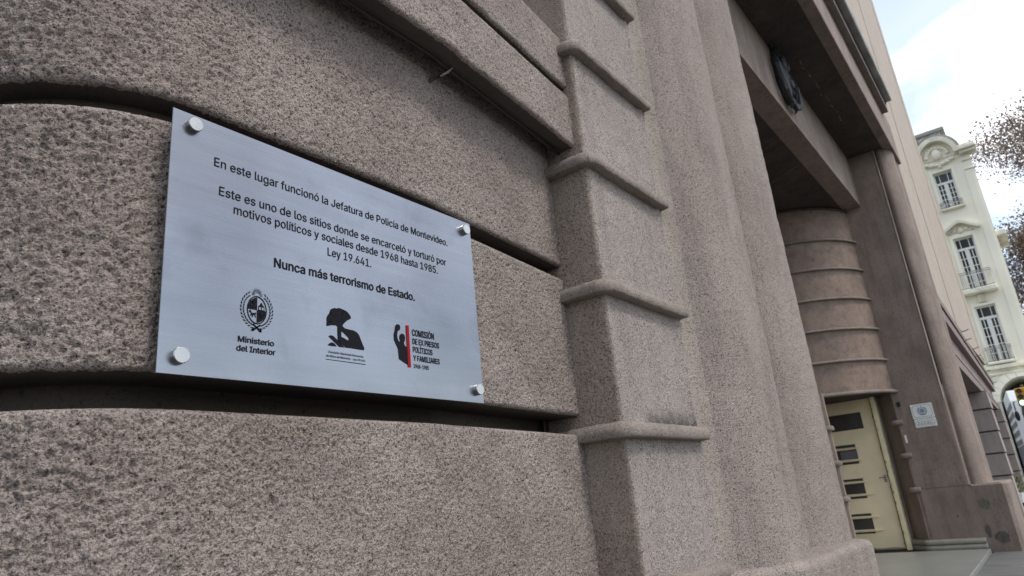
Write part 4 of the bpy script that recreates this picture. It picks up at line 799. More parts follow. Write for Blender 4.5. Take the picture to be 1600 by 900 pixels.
PG['head'] = [(0.7827,0.3569),(0.7822,0.3605),(0.7828,0.3663),(0.7825,0.3719),(0.7847,0.3775),(0.7884,0.3819),(0.7902,0.3853),(0.7912,0.39),(0.7958,0.3934),(0.8003,0.3951),(0.8058,0.3949),(0.8104,0.3969),(0.815,0.3968),(0.8197,0.3957),(0.8262,0.3945),(0.8308,0.3929),(0.8345,0.3896),(0.8382,0.3863),(0.8396,0.3827),(0.838,0.3793),(0.8313,0.3759),(0.8256,0.3711),(0.8208,0.3665),(0.8189,0.3624),(0.8253,0.3587),(0.8365,0.3581),(0.846,0.3579),(0.8545,0.3545),(0.8591,0.3497),(0.8627,0.3416),(0.8663,0.3343),(0.8704,0.3271),(0.8704,0.322),(0.8582,0.3217),(0.8392,0.322),(0.8262,0.3215),(0.8082,0.332),(0.8074,0.3371),(0.8071,0.3492),(0.8073,0.3598),(0.8033,0.3615),(0.7943,0.3606),(0.7871,0.3583)]
PG['hole'] = [(0.8159,0.3527),(0.8157,0.3413),(0.8211,0.3398),(0.8303,0.3365),(0.8337,0.3377),(0.8323,0.3421),(0.825,0.3472)]
PG['arm'] = [(0.7863,0.3384),(0.7904,0.3408),(0.7966,0.3405),(0.806,0.3343),(0.8222,0.3213),(0.8107,0.3211),(0.7973,0.3305),(0.7894,0.3362)]
PG['hand'] = [(0.7844,0.3214),(0.7884,0.3252),(0.7937,0.3278),(0.7991,0.3263),(0.8052,0.3211),(0.7954,0.3206),(0.7883,0.3205)]
PG['c1'] = [(0.7889,0.384),(0.7897,0.3847),(0.8013,0.3806),(0.8008,0.3792)]
PG['c2'] = [(0.806,0.3941),(0.8074,0.3944),(0.8107,0.3821),(0.8094,0.3816)]
PG['c3'] = [(0.8202,0.395),(0.8217,0.3953),(0.818,0.3703),(0.8167,0.3705)]
PG['c4'] = [(0.7833,0.3664),(0.793,0.3681),(0.793,0.3669),(0.7833,0.3652)]
PG['rule'] = [(0.78,0.2949),(0.8727,0.2949),(0.8726,0.2936),(0.78,0.2939)]
PG['fig'] = [(0.9586,0.3878),(0.9636,0.3882),(0.9675,0.3869),(0.9686,0.3817),(0.9659,0.376),(0.9608,0.3737),(0.959,0.3667),(0.9589,0.3591),(0.9616,0.3535),(0.9659,0.3503),(0.9666,0.3549),(0.9648,0.3585),(0.9656,0.3646),(0.9684,0.368),(0.9725,0.3701),(0.9784,0.3687),(0.9811,0.363),(0.9796,0.3559),(0.9766,0.3503),(0.9789,0.3453),(0.9848,0.3423),(0.9866,0.3237),(0.9873,0.3044),(0.9737,0.3096),(0.9612,0.3149),(0.9601,0.3295),(0.9596,0.3368),(0.9542,0.3451),(0.9498,0.3534),(0.9494,0.3638),(0.9529,0.3741),(0.9548,0.3834)]
PG['bar'] = [(0.9848,0.3898),(0.9924,0.3899),(0.9933,0.3005),(0.9853,0.3009)]
flat('profile_logo', [PG['head'], PG['hole']], M['ink']); flat('profile_logo_arm', [PG['arm']], M['ink']); flat('profile_logo_hand', [PG['hand']], M['ink'])
for k in ('c1', 'c2', 'c3', 'c4'): flat('logo_gap', [PG[k]], M['steel'], 0.0013)
flat('logo_gap', [[(0.8058,0.3350),(0.8072,0.3352),(0.8250,0.3213),(0.8232,0.3212)]], M['steel'], 0.0013)
flat('rule_line', [PG['rule']], M['ink']); flat('raised_fist_logo', [PG['fig']], M['ink']); flat('red_bar', [PG['bar']], M['red'], 0.0014)
# coat of arms: oval shield in quarters, laurel, sun, ribbon
EC, ER = (0.6387, 0.3631), (0.0175, 0.0234)
def ell(k, a0=0, a1=360, n=40): return [(EC[0]+ER[0]*k*math.cos(math.radians(a)), EC[1]+ER[1]*k*math.sin(math.radians(a))) for a in np.linspace(a0, a1, n)]
o_ = ell(1.06)[:-1]; i_ = ell(0.97)[:-1]
mb = MB(); n = len(o_); mb.add([pq(*p, .0009) for p in o_ + i_], [(i,(i+1)%n,n+(i+1)%n,n+i) for i in range(n)]); build('shield_outline', mb, M['ink'], PLQ)
flat('shield_quarter', [ell(0.93, 90, 180, 14) + [EC]], M['ink']); flat('shield_quarter', [ell(0.93, 270, 360, 14) + [EC]], M['ink'])
def loc(l): return [(EC[0]+x*ER[0], EC[1]+y*ER[1]) for x, y in l]
for l in ([(-.50,.22),(-.44,.22),(-.42,.62),(-.52,.62)], [(-.78,.60),(-.16,.54),(-.16,.60),(-.78,.66)], [(-.84,.36),(-.6,.36),(-.64,.24),(-.80,.24)], [(-.34,.32),(-.1,.32),(-.14,.2),(-.30,.2)], [(-.53,.66),(-.41,.66),(-.41,.76),(-.53,.76)], [(-.60,.14),(-.34,.14),(-.4,.22),(-.54,.22)]):
    flat('scales_mark', [loc(l)], M['steel'], 0.0013)
for l in ([(.10,.28),(.82,.28),(.56,.48),(.50,.60),(.42,.60),(.36,.48)], [(.12,-.02),(.84,-.02),(.84,.06),(.12,.06)], [(.14,.06),(.20,.06),(.20,.28),(.14,.28)], [(.46,.06),(.52,.06),(.52,.28),(.46,.28)], [(.76,.06),(.80,.06),(.80,.28),(.76,.28)]):
    flat('fort_mark', [loc(l)], M['ink'])
flat('horse_mark', [loc([(-.82,-.12),(-.72,-.04),(-.62,-.16),(-.58,-.26),(-.30,-.26),(-.12,-.18),(-.08,-.36),(-.14,-.30),(-.16,-.40),(-.10,-.58),(-.16,-.60),(-.24,-.42),(-.42,-.44),(-.46,-.60),(-.52,-.60),(-.54,-.40),(-.66,-.52),(-.72,-.48),(-.62,-.34),(-.70,-.24),(-.82,-.26)])], M['ink'])
flat('ox_mark', [loc([(.10,-.26),(.20,-.18),(.30,-.22),(.60,-.22),(.78,-.28),(.80,-.40),(.76,-.58),(.68,-.58),(.66,-.44),(.44,-.46),(.40,-.60),(.32,-.60),(.30,-.42),(.20,-.38),(.10,-.34)])], M['steel'], 0.0013)
for sgn in (-1, 1):
    for r_, dt in ((1.28, 0), (1.52, 5)):
        for i in range(13):
            a = math.radians(-78 + i*11.0 + dt); cxx = sgn*math.cos(a)*r_*1.0*(1.0); cyy = math.sin(a)*r_*(0.93)
            ta = math.atan2(math.cos(a)*1.0, -math.sin(a)) if False else a + math.pi/2
            out_ = 0.45 if r_ > 1.4 else -0.35
            dxx, dyy = math.cos(ta-out_), math.sin(ta-out_)*1.0; nxx, nyy = -dyy, dxx; L_, w_ = 0.17, 0.05
            pts_ = [(cxx+sgn*(-dxx*L_), cyy-dyy*L_), (cxx+sgn*(nxx*w_), cyy+nyy*w_), (cxx+sgn*dxx*L_, cyy+dyy*L_), (cxx-sgn*nxx*w_, cyy-nyy*w_)]
            pts_ = [(x*1.12, y) for x, y in pts_]
            flat('laurel_leaf', [loc(pts_)], M['ink'])
for i in range(15):
    a = math.radians(12 + i*11.15); r0_, r1_ = 0.42, (0.78 if i % 2 else 0.66)
    c_, s_ = math.cos(a), math.sin(a); w_ = 0.028
    flat('sun_ray', [loc([(c_*r0_-s_*w_, 1.0+s_*r0_+c_*w_), (c_*r0_+s_*w_, 1.0+s_*r0_-c_*w_), (c_*r1_, 1.0+s_*r1_)])], M['ink'])
mb = MB(); ar = [(EC[0]+ER[0]*.36*math.cos(a), EC[1]+ER[1]*(1.05+.30*math.sin(a))) for a in np.linspace(0.1, math.pi-0.1, 12)]; ai = [(EC[0]+ER[0]*.32*math.cos(a), EC[1]+ER[1]*(1.05+.26*math.sin(a))) for a in np.linspace(0.1, math.pi-0.1, 12)]
mb.add([pq(*p, .0009) for p in ar+ai], [(i,i+1,13+i,12+i) for i in range(11)]); build('sun_outline', mb, M['ink'], PLQ)
for l in ([(-.02,-1.22),(-.38,-1.02),(-.42,-1.12),(-.04,-1.36),(.36,-1.62),(.56,-1.60),(.46,-1.44)], [(.02,-1.22),(.38,-1.02),(.42,-1.12),(.04,-1.36),(-.36,-1.62),(-.62,-1.56),(-.40,-1.40)], [(-.40,-1.62),(-.30,-1.34),(-.52,-1.42)], [(.40,-1.66),(.28,-1.36),(.54,-1.46)]):
    flat('ribbon', [loc(l)], M['ink'])

# ================================================================== ENAMEL SIGNS on the sign wall
def esign(name, y0, y1, z0, z1, label):
    b = empty(name, (SX, (y0+y1)/2, z0), label, 'sign')
    build('enamel_plate', MB().bbox((SX-0.014, y0, z0), (SX-0.0005, y1, z1), 0.003), M['enamel'], b)
    mb = MB(); m_, w_, c = 0.017, 0.0035, 0.022
    def rect(k): 
        a0, a1, b0, b1 = y0+m_+k, y1-m_-k, z0+m_+k, z1-m_-k
        return [(a0+c,b0),(a1-c,b0),(a1,b0+c),(a1,b1-c),(a1-c,b1),(a0+c,b1),(a0,b1-c),(a0,b0+c)]
    A_, B_ = rect(0), rect(w_)
    mb.add([(SX-0.0148, y, z) for y, z in A_+B_], [(i,(i+1)%8,8+(i+1)%8,8+i) for i in range(8)]); build('border_line', mb, M['greyprint'], b)
    return b
b1 = esign('crest_sign', 1.183, 1.447, 0.686, 0.880, 'white enamel sign with faded blue crest, upper of two beside the door')
cy_, cz_ = 1.315, 0.785
for k, (r0_, r1_) in enumerate(((0.0, 0.030), (0.036, 0.040))):
    mb = MB(); n = 24
    mb.add([(SX-0.0149, cy_+r*math.cos(2*math.pi*i/n), cz_+r*math.sin(2*math.pi*i/n)) for r in (max(r0_, .001), r1_) for i in range(n)], [(i,(i+1)%n,n+(i+1)%n,n+i) for i in range(n)]); build('crest_disc', mb, M['blueprint'], b1)
for i in range(18):
    a = math.radians(-235 + i*290/17); r0_ = 0.050
    c_, s_ = math.cos(a), math.sin(a); P = []
    for (dr_, dt_) in ((-.010, 0), (0, .009), (.013, .003), (.004, -.009)): P.append((SX-0.0149, cy_+(r0_+dr_)*c_-dt_*s_, cz_+(r0_+dr_)*s_+dt_*c_))
    mb = MB(); mb.add(P, [(0,1,2,3)]); build('crest_leaf', mb, M['blueprint'], b1)
mb = MB(); mb.add([(SX-0.0149, cy_+y, cz_+z) for y, z in ((-.010,.04),(0,.075),(.010,.04),(-.035,-.045),(.035,-.045),(.028,-.055),(-.028,-.055))], [(0,1,2),(3,4,5,6)]); build('crest_star', mb, M['blueprint'], b1)
b2 = esign('letter_sign', 1.181, 1.440, 0.567, 0.680, 'white enamel sign reading O.C.C.S.C., lower of two beside the door')
v, f = text_mesh('O.C.C.S.C.', 1); v = v - [(v[:,0].min()+v[:,0].max())/2, v[:,1].min(), 0]; k_ = 0.185/(v[:,0].max()-v[:,0].min()); kz = 0.044/v[:,1].max()
mb = MB(); mb.add([(SX-0.0149, 1.311 - x*k_, 0.600 + z*kz) for x, z, _ in v], f); build('lettering', mb, M['greyprint'], b2)
tag(build('white_sticker', MB().bbox((SX-0.008,1.585,0.387),(SX,1.612,0.494),0.001), M['enamel']), 'small white strip sticker on the jamb right of the cream door', 'sticker')
o = empty('door_entry_box', (SX,1.585,0.88), 'small dark square entry box high on the jamb beside the door', 'intercom')
build('box_body', MB().bbox((SX-0.018,1.555,0.885),(SX,1.60,0.95),0.004), M['bronze'], o)
for i in range(3): build('box_slot', MB().box((SX-0.0195,1.563,0.897+i*.016),(SX-0.0182,1.592,0.903+i*.016)), M['ink'], o)

# ================================================================== EMBLEM on the inner beam
EB = empty('bronze_emblem', (7.45,1.38,3.95), 'dark bronze coat of arms emblem mounted on the inner beam over the entrance', 'emblem')
mb = MB(); cx, cz = 7.46, 4.42
P = []; n = 28
for ring_, (k, d) in enumerate(((1.0, 0.0), (1.0, 0.05), (0.86, 0.085), (0.80, 0.06), (0.5, 0.085), (0.05, 0.10))):
    for i in range(n):
        a = 2*math.pi*i/n; w_ = 1+0.06*math.sin(9*a) if k > .85 else 1
        P.append((cx+0.26*k*w_*math.cos(a), 1.38-d, cz+0.36*k*w_*math.sin(a)))
mb.add(P, [(k*n+i, k*n+(i+1)%n, (k+1)*n+(i+1)%n, (k+1)*n+i) for k in range(5) for i in range(n)])
build('emblem_shield', mb, M['bronze'], EB, False)
mb = MB()
for i in range(-3, 4): mb.tube([(cx+i*.06, 1.34, cz+0.32), (cx+i*.08, 1.31, cz+0.44-abs(i)*.02)], [0.03, 0.008], 6)
build('emblem_rays', mb, M['bronze'], EB)
for sgn in (-1, 1):
    build('emblem_branch', MB().tube([(cx+sgn*.08, 1.31, cz-.40), (cx+sgn*.26, 1.30, cz-.33), (cx+sgn*.35, 1.31, cz-.05), (cx+sgn*.33, 1.33, cz+.22)], [.03,.045,.045,.015], 7), M['bronze'], EB)
    build('emblem_ribbon', MB().tube([(cx, 1.31, cz-.36), (cx+sgn*.10, 1.30, cz-.43), (cx+sgn*.08, 1.33, cz-.48)], [.035,.03,.008], 6), M['bronze'], EB)
build('emblem_relief', MB().ellipsoid((cx-.08,1.29,cz+.10),(.07,.03,.09),8,5).ellipsoid((cx+.08,1.29,cz-.10),(.08,.03,.06),8,5).ellipsoid((cx+.07,1.29,cz+.12),(.05,.03,.07),8,5), M['bronze'], EB)

# ================================================================== CABLES under the projecting course
CB = empty('wall_cable', (1.2,1.07,1.2), 'pair of dark cables running under the projecting stone course', 'cable')
cp = bp_ + N*0.016
ipts = resample(cp[10:], 0.03)
for dz, off in ((1.178, 0.046), (1.172, 0.030)):
    NN = normals(ipts)
    build('cable', MB().tube([(p[0]+q[0]*off, p[1]+q[1]*off, dz+0.001*math.sin(i*.7)) for i, (p, q) in enumerate(zip(ipts, NN))][:-1], 0.0042, 6), M['cable'], CB, True)
cl_x = 1.235; cl_y = 1.102
build('cable_clip', MB().tube([(cl_x-.012, cl_y-.040, 1.150), (cl_x, cl_y-.058, 1.160), (cl_x+.012, cl_y-.068, 1.176)], [0.0022,0.0036,0.0024], 6), M['clip'], CB, True)
build('clip_nail', MB().tube([(cl_x-.026, cl_y-.012, 1.142), (cl_x-.012, cl_y-.040, 1.150)], [0.006,0.003], 6), M['cable'], CB, True)

# ================================================================== WHITE BUILDING at the corner
WX = 34.0
WB = empty('white_building', (WX,3,-1.05), 'ornate white stucco corner building with arched pediment and iron balconies', 'building')
yR, yL = -0.36, 7.0
def facade(mat, y0, y1, z0, z1, holes, dep, name='facade_wall'):
    ys = sorted({y0, y1, *[h[0] for h in holes], *[h[1] for h in holes]}); zs = sorted({z0, z1, *[h[2] for h in holes], *[h[3] for h in holes]})
    mb = MB()
    for a, b in zip(ys[:-1], ys[1:]):
        for c, d in zip(zs[:-1], zs[1:]):
            if any(h[0]-1e-6 <= a and b <= h[1]+1e-6 and h[2]-1e-6 <= c and d <= h[3]+1e-6 for h in holes): continue
            mb.add([(WX,a,c),(WX,a,d),(WX,b,d),(WX,b,c)], [(0,1,2,3)])
    for h in holes:
        a, b, c, d = h
        mb.add([(WX,a,c),(WX,b,c),(WX,b,d),(WX,a,d),(WX+dep,a,c),(WX+dep,b,c),(WX+dep,b,d),(WX+dep,a,d)], [(0,1,5,4),(1,2,6,5),(2,3,7,6),(3,0,4,7)])
    return build(name, mb, mat, WB)
CY = 0.80
wins = [(CY-0.36, CY+0.36, 10.72, 12.42), (CY-0.36, CY+0.36, 6.95, 9.30), (CY-0.36, CY+0.36, 3.92, 6.25)]
facade(M['white'], yR, yL, 3.6, 13.3, wins, 0.30)
build('facade_body', MB().box((WX+0.32,yR+.3,3.6),(WX+12,yL,13.28)).box((WX+.002,yR,3.6),(WX+12,yR+.3,13.28)), M['white'], WB)
# ground storey with arch
ac, arr, aspr = 0.35, 0.90, 2.30
mb = MB(); n = 20; th = [math.pi*i/n for i in range(n+1)]
for a, b in zip(th[:-1], th[1:]):
    p0 = (ac+arr*math.cos(a), aspr+arr*math.sin(a)); p1 = (ac+arr*math.cos(b), aspr+arr*math.sin(b))
    mb.add([(WX,p0[0],p0[1]),(WX,p1[0],p1[1]),(WX,p1[0],3.6),(WX,p0[0],3.6)], [(0,1,2,3)])
    mb.add([(WX,p0[0],p0[1]),(WX,p1[0],p1[1]),(WX+3,p1[0],p1[1]),(WX+3,p0[0],p0[1])], [(3,2,1,0)])
mb.box((WX,ac+arr,-1.05),(WX+3,yL,3.6)); mb.box((WX,yR-1.6,-1.05),(WX+3,ac-arr,3.6))
build('arcade_wall', mb, M['white_trim'], WB)
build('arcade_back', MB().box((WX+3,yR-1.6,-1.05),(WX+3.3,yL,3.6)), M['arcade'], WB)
for i in range(11):   # voussoirs
    a0, a1 = math.pi*i/11+.012, math.pi*(i+1)/11-.012
    pts_ = [(WX-.04, ac+r*math.cos(a), aspr+r*math.sin(a)) for r, a in ((arr+.01,a0),(arr+.30,a0),(arr+.30,a1),(arr+.01,a1))]
    build('arch_stone', MB().poly3(pts_, (0.05,0,0)), M['white'], WB)
build('string_course', MB().bbox((WX-.22,yR-1.7,3.60),(WX+.1,yL,3.74),.02), M['white_trim'], WB)
build('string_moulding', MB().bbox((WX-.10,yR-1.65,3.38),(WX+.1,yL,3.46),.02), M['white_trim'], WB)
build('terrace_block', MB().box((WX,yR-1.6,3.1),(WX+3,yR-.02,3.6)), M['white_trim'], WB)
def window(c, y0, y1, z0, z1, transom, balc):
    w = build('window', MB().box((WX+.14,y0,z0),(WX+.20,y0+.05,z1)).box((WX+.14,y1-.05,z0),(WX+.20,y1,z1)).box((WX+.14,y0+.05,z1-.06),(WX+.20,y1-.05,z1)).box((WX+.12,y0+.05,transom-.05),(WX+.21,y1-.05,transom+.05)).box((WX+.13,(y0+y1)/2-.055,z0),(WX+.21,(y0+y1)/2+.055,transom-.05)), M['paint'], WB)
    build('glass', MB().box((WX+.19,y0+.04,z0),(WX+.215,y1-.04,z1-.05)), M['glassdark'], w)
    mb = MB(); ym = (y0+y1)/2
    for a, b in ((y0+.05, ym-.055), (ym+.055, y1-.05)):
        m_ = (a+b)/2; mb.box((WX+.155,m_-.016,z0),(WX+.188,m_+.016,transom-.05))
        for s_ in (a+.012, b-.012): mb.box((WX+.15,s_-.014,z0),(WX+.187,s_+.014,transom-.05))
        for i in range(1, 5): zz = z0+(transom-.05-z0)*i/5; mb.box((WX+.157,a,zz-.014),(WX+.186,b,zz+.014))
    for yy in (y0+.2, y1-.2): mb.box((WX+.155,yy-.014,transom+.05),(WX+.188,yy+.014,z1-.06))
    kind(build('muntin', mb, M['paint'], w), 'stuff')
    for (a, b, c_, d_) in ((y0-.12, y0-.001, z0, z1+.12), (y1+.001, y1+.12, z0, z1+.12), (y0, y1, z1+.001, z1+.12)):
        build('window_surround', MB().bbox((WX-.06,a,c_),(WX+.03,b,d_),.012), M['white'], w)
for i, h in enumerate(wins): window(i, *h, h[3]-0.50, i)
def balcony(y0, y1, z0, z1, dep, slab_t):
    b = build('balcony', MB().bbox((WX-dep-.04,y0-.04,z0-slab_t),(WX+.02,y1+.04,z0),.03), M['white_trim'], WB)
    mb = MB()
    for zz in (z0+.03, z1-.02, z1-.10): mb.box((WX-dep,y0,zz),(WX-dep+.03,y1,zz+.022)).box((WX-dep+.03,y0,zz),(WX,y0+.02,zz+.022)).box((WX-dep+.03,y1-.02,zz),(WX,y1,zz+.022))
    build('rail', mb, M['iron'], b)
    n_ = int((y1-y0)/.055)
    for i in range(n_+1):
        y = y0+(y1-y0)*i/n_; fat = 0.022 if i % 4 == 0 else 0.011
        build('baluster', MB().box((WX-dep+.003,y-fat/2,z0+.02),(WX-dep+.003+fat,y+fat/2,z1-.01)), M['paint'] if i % 4 == 0 else M['iron'], b)
    return b
balcony(CY-.42, CY+.42, 10.70, 10.98, 0.14, 0.10)
balcony(CY-.60, CY+.60, 6.95, 7.68, 0.45, 0.20)
balcony(CY-.46, CY+.46, 3.90, 4.50, 0.22, 0.10)
# hood over the middle window
n = 16; top = []; 
for i in range(n+1):
    t = -1+2*i/n; top.append((CY+0.72*t, 9.78+0.24*math.cos(t*math.pi/1.0)*0.5+0.12*(1-abs(t))))
mb = MB(); mb.poly3([(WX-.26,y,z) for y, z in top] + [(WX-.26,y,z-.12) for y, z in reversed(top)], (0.27,0,0)); build('window_hood', mb, M['white_trim'], WB)
mb = MB(); mb.ellipsoid((WX-.02,CY,9.62),(.10,.13,.15),10,7)
for s_ in (-1, 1): mb.ellipsoid((WX-.01,CY+s_*.24,9.62),(.07,.13,.09),8,5).ellipsoid((WX-.01,CY+s_*.38,9.55),(.05,.09,.06),8,5)
build('cartouche', mb, M['white_trim'], WB, True)
build('keystone', MB().bbox((WX-.16,CY-.15,6.38),(WX,CY+.15,6.74),.03), M['white_trim'], WB)
# cornice with arched pediment
for a, b in ((yR-.30, CY-.82), (CY+.82, yL)):
    build('main_cornice', MB().bbox((WX-.42,a,13.02),(WX+.4,b,13.16),.02).bbox((WX-.30,a+.05,12.88),(WX+.3,b,13.02),.02).bbox((WX-.36,a+.02,13.16),(WX+.3,b,13.26),.02), M['white_trim'], WB)
    build('architrave', MB().bbox((WX-.08,a+.25,12.60),(WX+.2,b,12.70),.015).bbox((WX-.05,a+.25,12.18),(WX+.2,b,12.23),.01), M['white_trim'], WB)
mb = MB(); pts_ = []; mo = []
for i in range(25):
    a = math.pi*i/24; pts_.append((CY+.84*math.cos(a), 13.02+.96*math.sin(a))); mo.append((CY+.66*math.cos(a), 13.02+.76*math.sin(a)))
mb.poly3([(WX-.40,y,z) for y, z in pts_] + [(WX-.40,y,z) for y, z in reversed(mo)], (0.5,0,0)); build('pediment_arch', mb, M['white_trim'], WB)
mb = MB(); pts2 = [(CY+.95*math.cos(math.pi*i/24), 13.04+1.06*math.sin(math.pi*i/24)) for i in range(25)]
mb.poly3([(WX-.34,y,z) for y, z in pts2] + [(WX-.34,y,z) for y, z in reversed(pts_)], (1.4,0,0)); build('pediment_roof', mb, M['slate'], WB)
build('pediment_back', MB().poly3([(WX-.05,y,z) for y, z in mo], (0.3,0,0)), M['white'], WB)
rr = random.Random(5)
mb = MB(); mb.ellipsoid((WX-.12,CY,13.22),(.14,.20,.26),12,8)
for i in range(11):
    a = math.pi*(i+.5)/11*1.0; r = .42
    mb.ellipsoid((WX-.10, CY+r*math.cos(a), 13.14+.42*math.sin(a)), (.09, .085+rr.uniform(0,.03), .08+rr.uniform(0,.03)), 8, 5)
for y, z, s_ in ((-.5,12.86,.13),(-.3,12.78,.12),(-.12,12.74,.10),(.12,12.74,.10),(.3,12.78,.12),(.5,12.86,.13),(0,12.62,.08)): mb.ellipsoid((WX-.10, CY+y, z), (.10, s_, s_*.62), 8, 5)
build('pediment_ornament', mb, M['white'], WB, True)
build('parapet', MB().box((WX+.4,0.42,13.2),(WX+8,yL,14.42)), M['white'], WB)
build('parapet_coping', MB().bbox((WX+.22,0.24,14.42),(WX+8,yL,14.60),.03), M['slate'], WB)
for y in (0.55, 1.30, 1.95): build('coping_bracket', MB().bbox((WX+.28,y,14.20),(WX+.42,y+.30,14.42),.02), M['slate'], WB)
build('side_cornice', MB().bbox((WX+.1,yR-.36,9.02),(WX+2.5,yR+.02,9.26),.03), M['white_trim'], WB)
build('side_cornice', MB().bbox((WX+.5,yR-.30,5.2),(WX+3,yR+.02,5.45),.03), M['white_trim'], WB)
build('side_bay', MB().box((WX+3.0,yR-.42,2.0),(WX+6,yR,5.1)), M['wingstone'], WB)
for y0 in (-.28, 1.35): build('facade_pilaster', MB().bbox((WX-.035,y0,3.75),(WX+.02,y0+.30,12.1),.01), M['white'], WB)

# ================================================================== BUS
BX = 28.7
BU = empty('coach_bus', (BX,-0.2,-1.16), 'white coach with navy chequers and navy skirt waiting in the side street', 'bus')
def bpt(x, y, z):          # local: x back along the coach, y to its right-hand (image left positive), yawed
    c_, s_ = math.cos(0.07), math.sin(0.07); return (BX + x*c_ - 0*s_ - (y)*s_*0 + 0, 0.80 + x*s_ + (y), z)
def bpoly(name, pts, mat, thick, parent=BU): return build(name, MB().poly3([bpt(*p) for p in pts], thick), mat, parent)
prof = [(0.00,-0.80),(0.0,0.50),(0.05,1.35),(0.16,1.95),(0.34,2.20),(0.7,2.36)]
mb = MB(); ysx = [0.0, -0.10, -1.98, -2.05]
body = [(0.05,-.85),(0.0,-.2),(0.0,0.5),(0.06,1.4),(0.18,1.95),(0.42,2.24),(0.9,2.36),(8.5,2.36),(8.5,-.85)]
V0 = [bpt(x, 0.0, z) for x, z in body]; V1 = [bpt(x, -2.05, z) for x, z in body]; n = len(body)
mb.add(V0+V1, [tuple(range(n)), tuple(reversed(range(n, 2*n)))] + [(i,(i+1)%n,n+(i+1)%n,n+i) for i in range(n)]); build('coach_body', mb, M['busw'], BU)
def fx(z): return float(np.interp(z, [-.85,-.2,.5,1.4,1.95,2.24], [.05,0,0,.06,.18,.42]))
ws = []
zsw = [0.55, 1.0, 1.5, 1.9, 2.08]; 
mb = MB(); yl = [-0.24, -0.22, -0.22, -0.28, -0.55]
mb.add([bpt(fx(z)-.012, y, z) for z, y in zip(zsw, yl)] + [bpt(fx(z)-.012, -1.75, z) for z in zsw], [(i, i+1, 6+i, 5+i) for i in range(4)]); build('windscreen', mb, M['busglass'], BU)
mb = MB(); mb.add([bpt(-.014,0.01,.50), bpt(-.014,-2.05,.50), bpt(-.014,-2.05,-.2), bpt(-.014,0.01,-.2), bpt(.03,.01,-.8), bpt(.03,-2.05,-.8)], [(0,1,2,3),(3,2,5,4)]); build('front_skirt', mb, M['navy'], BU)
mb = MB(); mb.add([bpt(-.012,0.012,.50), bpt(8.4,0.012,.50), bpt(8.4,0.012,-.8), bpt(0.03,0.012,-.8)], [(0,1,2,3)]); build('side_skirt', mb, M['navy'], BU)
for i in range(5):
    z = 0.54 + i*.30; x = 0.05
    mb = MB(); mb.add([bpt(x, .013, z+.0), bpt(x+5.0, .013, z+.0), bpt(x+5.4, .013, z+.17), bpt(x+.2, .013, z+.17)], [(0,1,2,3)]); build('chequer', mb, M['navy'], BU)
mb = MB(); mb.add([bpt(-.016,-.62,.55), bpt(-.016,-.52,.55), bpt(.04,-.44,1.1), bpt(.04,-.50,1.1)], [(0,1,2,3)]); build('red_stripe', mb, M['busred'], BU)
build('headlamp', MB().ellipsoid(bpt(-.02,-.35,-.30),(.05,.16,.09),10,6), M['enamel'], BU, True)
build('mirror', MB().tube([bpt(0,-.1,1.9), bpt(-.35,-.05,1.85), bpt(-.42,-.05,1.6)], .02, 6).ellipsoid(bpt(-.42,-.05,1.42),(.04,.07,.17),8,6), M['rubber'], BU, True)
for xw in (1.8, 6.4):
    wv = bpt(xw, 0.03, -.78); build('wheel', MB().tube([(wv[0],wv[1]-.2,wv[2]),(wv[0],wv[1],wv[2])], .38, 20), M['rubber'], BU)
# ================================================================== TRAFFIC LIGHT
TLX = 27.2
TL = empty('traffic_light', (TLX,0.42,-1.05), 'yellow traffic light with lit green lens in front of the coach', 'traffic light')
def tl(y, zt, lit, parent=TL):
    h = build('light_housing', MB().bbox((TLX-.08,y-.12,zt-.56),(TLX+.08,y+.12,zt),.02), M['yellow'], parent)
    for i in range(3):
        z = zt-.10-.18*i; m_ = M['lensdark']
        if (i, lit) in ((0, 'a'), (2, 'g')): m_ = M['amber'] if lit == 'a' else M['green']
        build('lens', MB().tube([(TLX-.075,y,z),(TLX-.088,y,z)], .075, 14), m_, h)
        mb = MB(); A_ = [(math.cos(a), math.sin(a)) for a in np.linspace(-.3, math.pi+.3, 10)]
        V = np.array([[(TLX-d, y+.083*c_, z+.083*s_) for c_, s_ in A_] for d in (.08, .19)]); mb.grid(V); build('visor', mb, M['yellow'], h)
tl(0.455, 2.20, 'g'); tl(0.235, 2.20, 'a')
build('light_pole', MB().tube([(TLX+.02,0.345,-1.05),(TLX+.02,0.345,2.3)], .045, 10), M['iron'], TL, True)
build('light_bracket', MB().box((TLX-.02,0.235,2.18),(TLX+.06,0.455,2.22)), M['iron'], TL)

# ================================================================== PLANTER
PT = empty('planter', (24.0,1.05,-1.05), 'leafy green plant with white pot beside the far end of the wing', 'potted plant')
build('pot', MB().tube([(23.6,1.12,-1.05),(23.6,1.12,-.80)], [.12,.17], 12), M['enamel'], PT)
rr = random.Random(3)
mb = MB()
for i in range(150):
    a = rr.uniform(0, 6.28); r = rr.uniform(.02,.22); z = -.8+rr.uniform(0,.42); l = rr.uniform(.06,.15)
    p = Vector((23.6+r*math.cos(a), 1.12+r*math.sin(a)*.8, z)); d = Vector((math.cos(a), math.sin(a), rr.uniform(.2,1.2))).normalized()*l; s_ = d.cross(Vector((0,0,1))).normalized()*l*.22
    mb.add([p, p+d*.5+s_, p+d, p+d*.5-s_], [(0,1,2,3)])
kind(build('leaves', mb, M['leafg'], PT), 'stuff')
rr = random.Random(13)

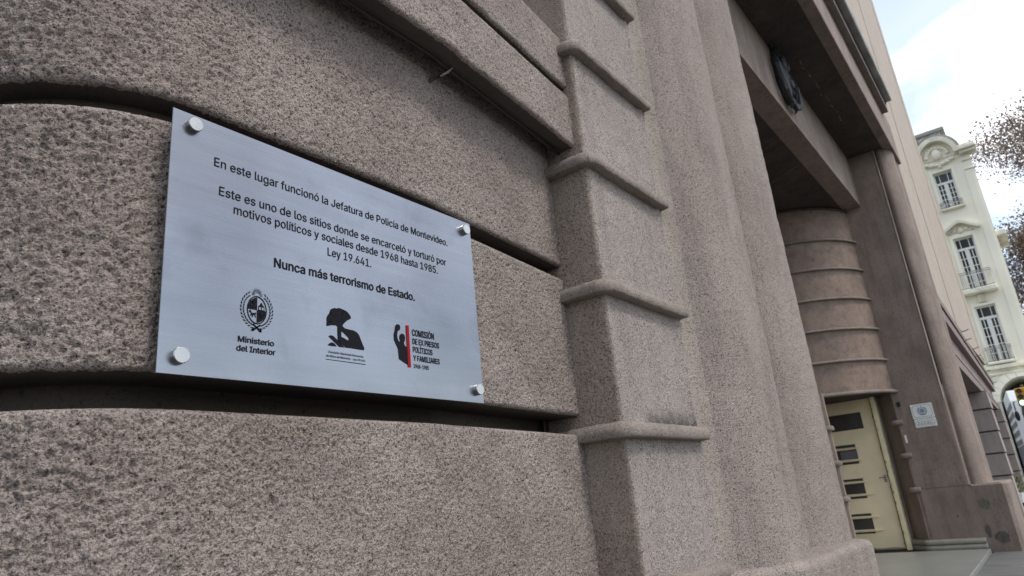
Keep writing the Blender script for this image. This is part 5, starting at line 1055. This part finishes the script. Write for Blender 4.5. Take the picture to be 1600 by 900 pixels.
# ================================================================== TREE
def tree(base, height, crown_c, crown_r, nleaf, label, seed):
    t = empty('plane_tree', base, label, 'tree'); rr = random.Random(seed)
    trunk = MB(); limbs = MB(); tips = []
    b = Vector(base); top = Vector((base[0]+.2, base[1]+.1, base[2]+height))
    trunk.tube([b, b.lerp(top,.3)+Vector((.05,.05,0)), b.lerp(top,.6), top], [.45,.36,.28,.18], 10)
    C_ = Vector(crown_c)
    def grow(p, d, l, r, k):
        r = max(r, .026)
        q = p + d*l; mid = p.lerp(q,.5)+Vector((rr.uniform(-1,1),rr.uniform(-1,1),rr.uniform(-1,1)))*l*.10
        limbs.tube([p, mid, q], [r, r*.8, r*.6], 5 if k < 3 else 3, False)
        if k >= 6: tips.append(q); return
        for i in range(3 if k < 3 else 2):
            nd_ = (d + Vector((rr.uniform(-1,1),rr.uniform(-1,1),rr.uniform(-.6,.8)))*.75).normalized(); grow(q, nd_, l*rr.uniform(.62,.82), r*.58, k+1)
        if k >= 3: tips.append(q)
    for i in range(9):
        a = 2*math.pi*i/9+rr.uniform(-.3,.3); p = b.lerp(top, rr.uniform(.45,1)); grow(p, Vector((math.cos(a),math.sin(a),rr.uniform(.3,1.0))).normalized(), crown_r*.42, .10, 1)
    for i in range(3): grow(top, Vector((rr.uniform(-.4,.4),rr.uniform(-.4,.4),1)).normalized(), crown_r*.42, .10, 1)
    build('trunk', trunk, M['bark'], t, True); kind(build('branches', limbs, M['bark'], t), 'stuff')
    mb = MB(); vs = []; fs = []
    for i in range(nleaf):
        c = rr.choice(tips); c = Vector(c)+Vector((rr.gauss(0,.55),rr.gauss(0,.55),rr.gauss(0,.55)))
        s_ = rr.uniform(.05,.10); a = Vector((rr.uniform(-1,1),rr.uniform(-1,1),rr.uniform(-1,1))).normalized(); b_ = a.orthogonal().normalized()
        n_ = len(vs); vs += [c-a*s_, c+b_*s_*.7, c+a*s_, c-b_*s_*.7]; fs.append((n_,n_+1,n_+2,n_+3))
    mb.v = [tuple(v) for v in vs]; mb.f = fs; kind(build('crown', mb, M['leafb'], t), 'stuff')
tree((49,-7.3,-1.05), 12.0, (49,-7.3,13), 7.6, 95000, 'tall plane tree with sparse brown leaves behind the white building', 21)

for o in bpy.data.objects:
    if '_base' in o: del o['_base']
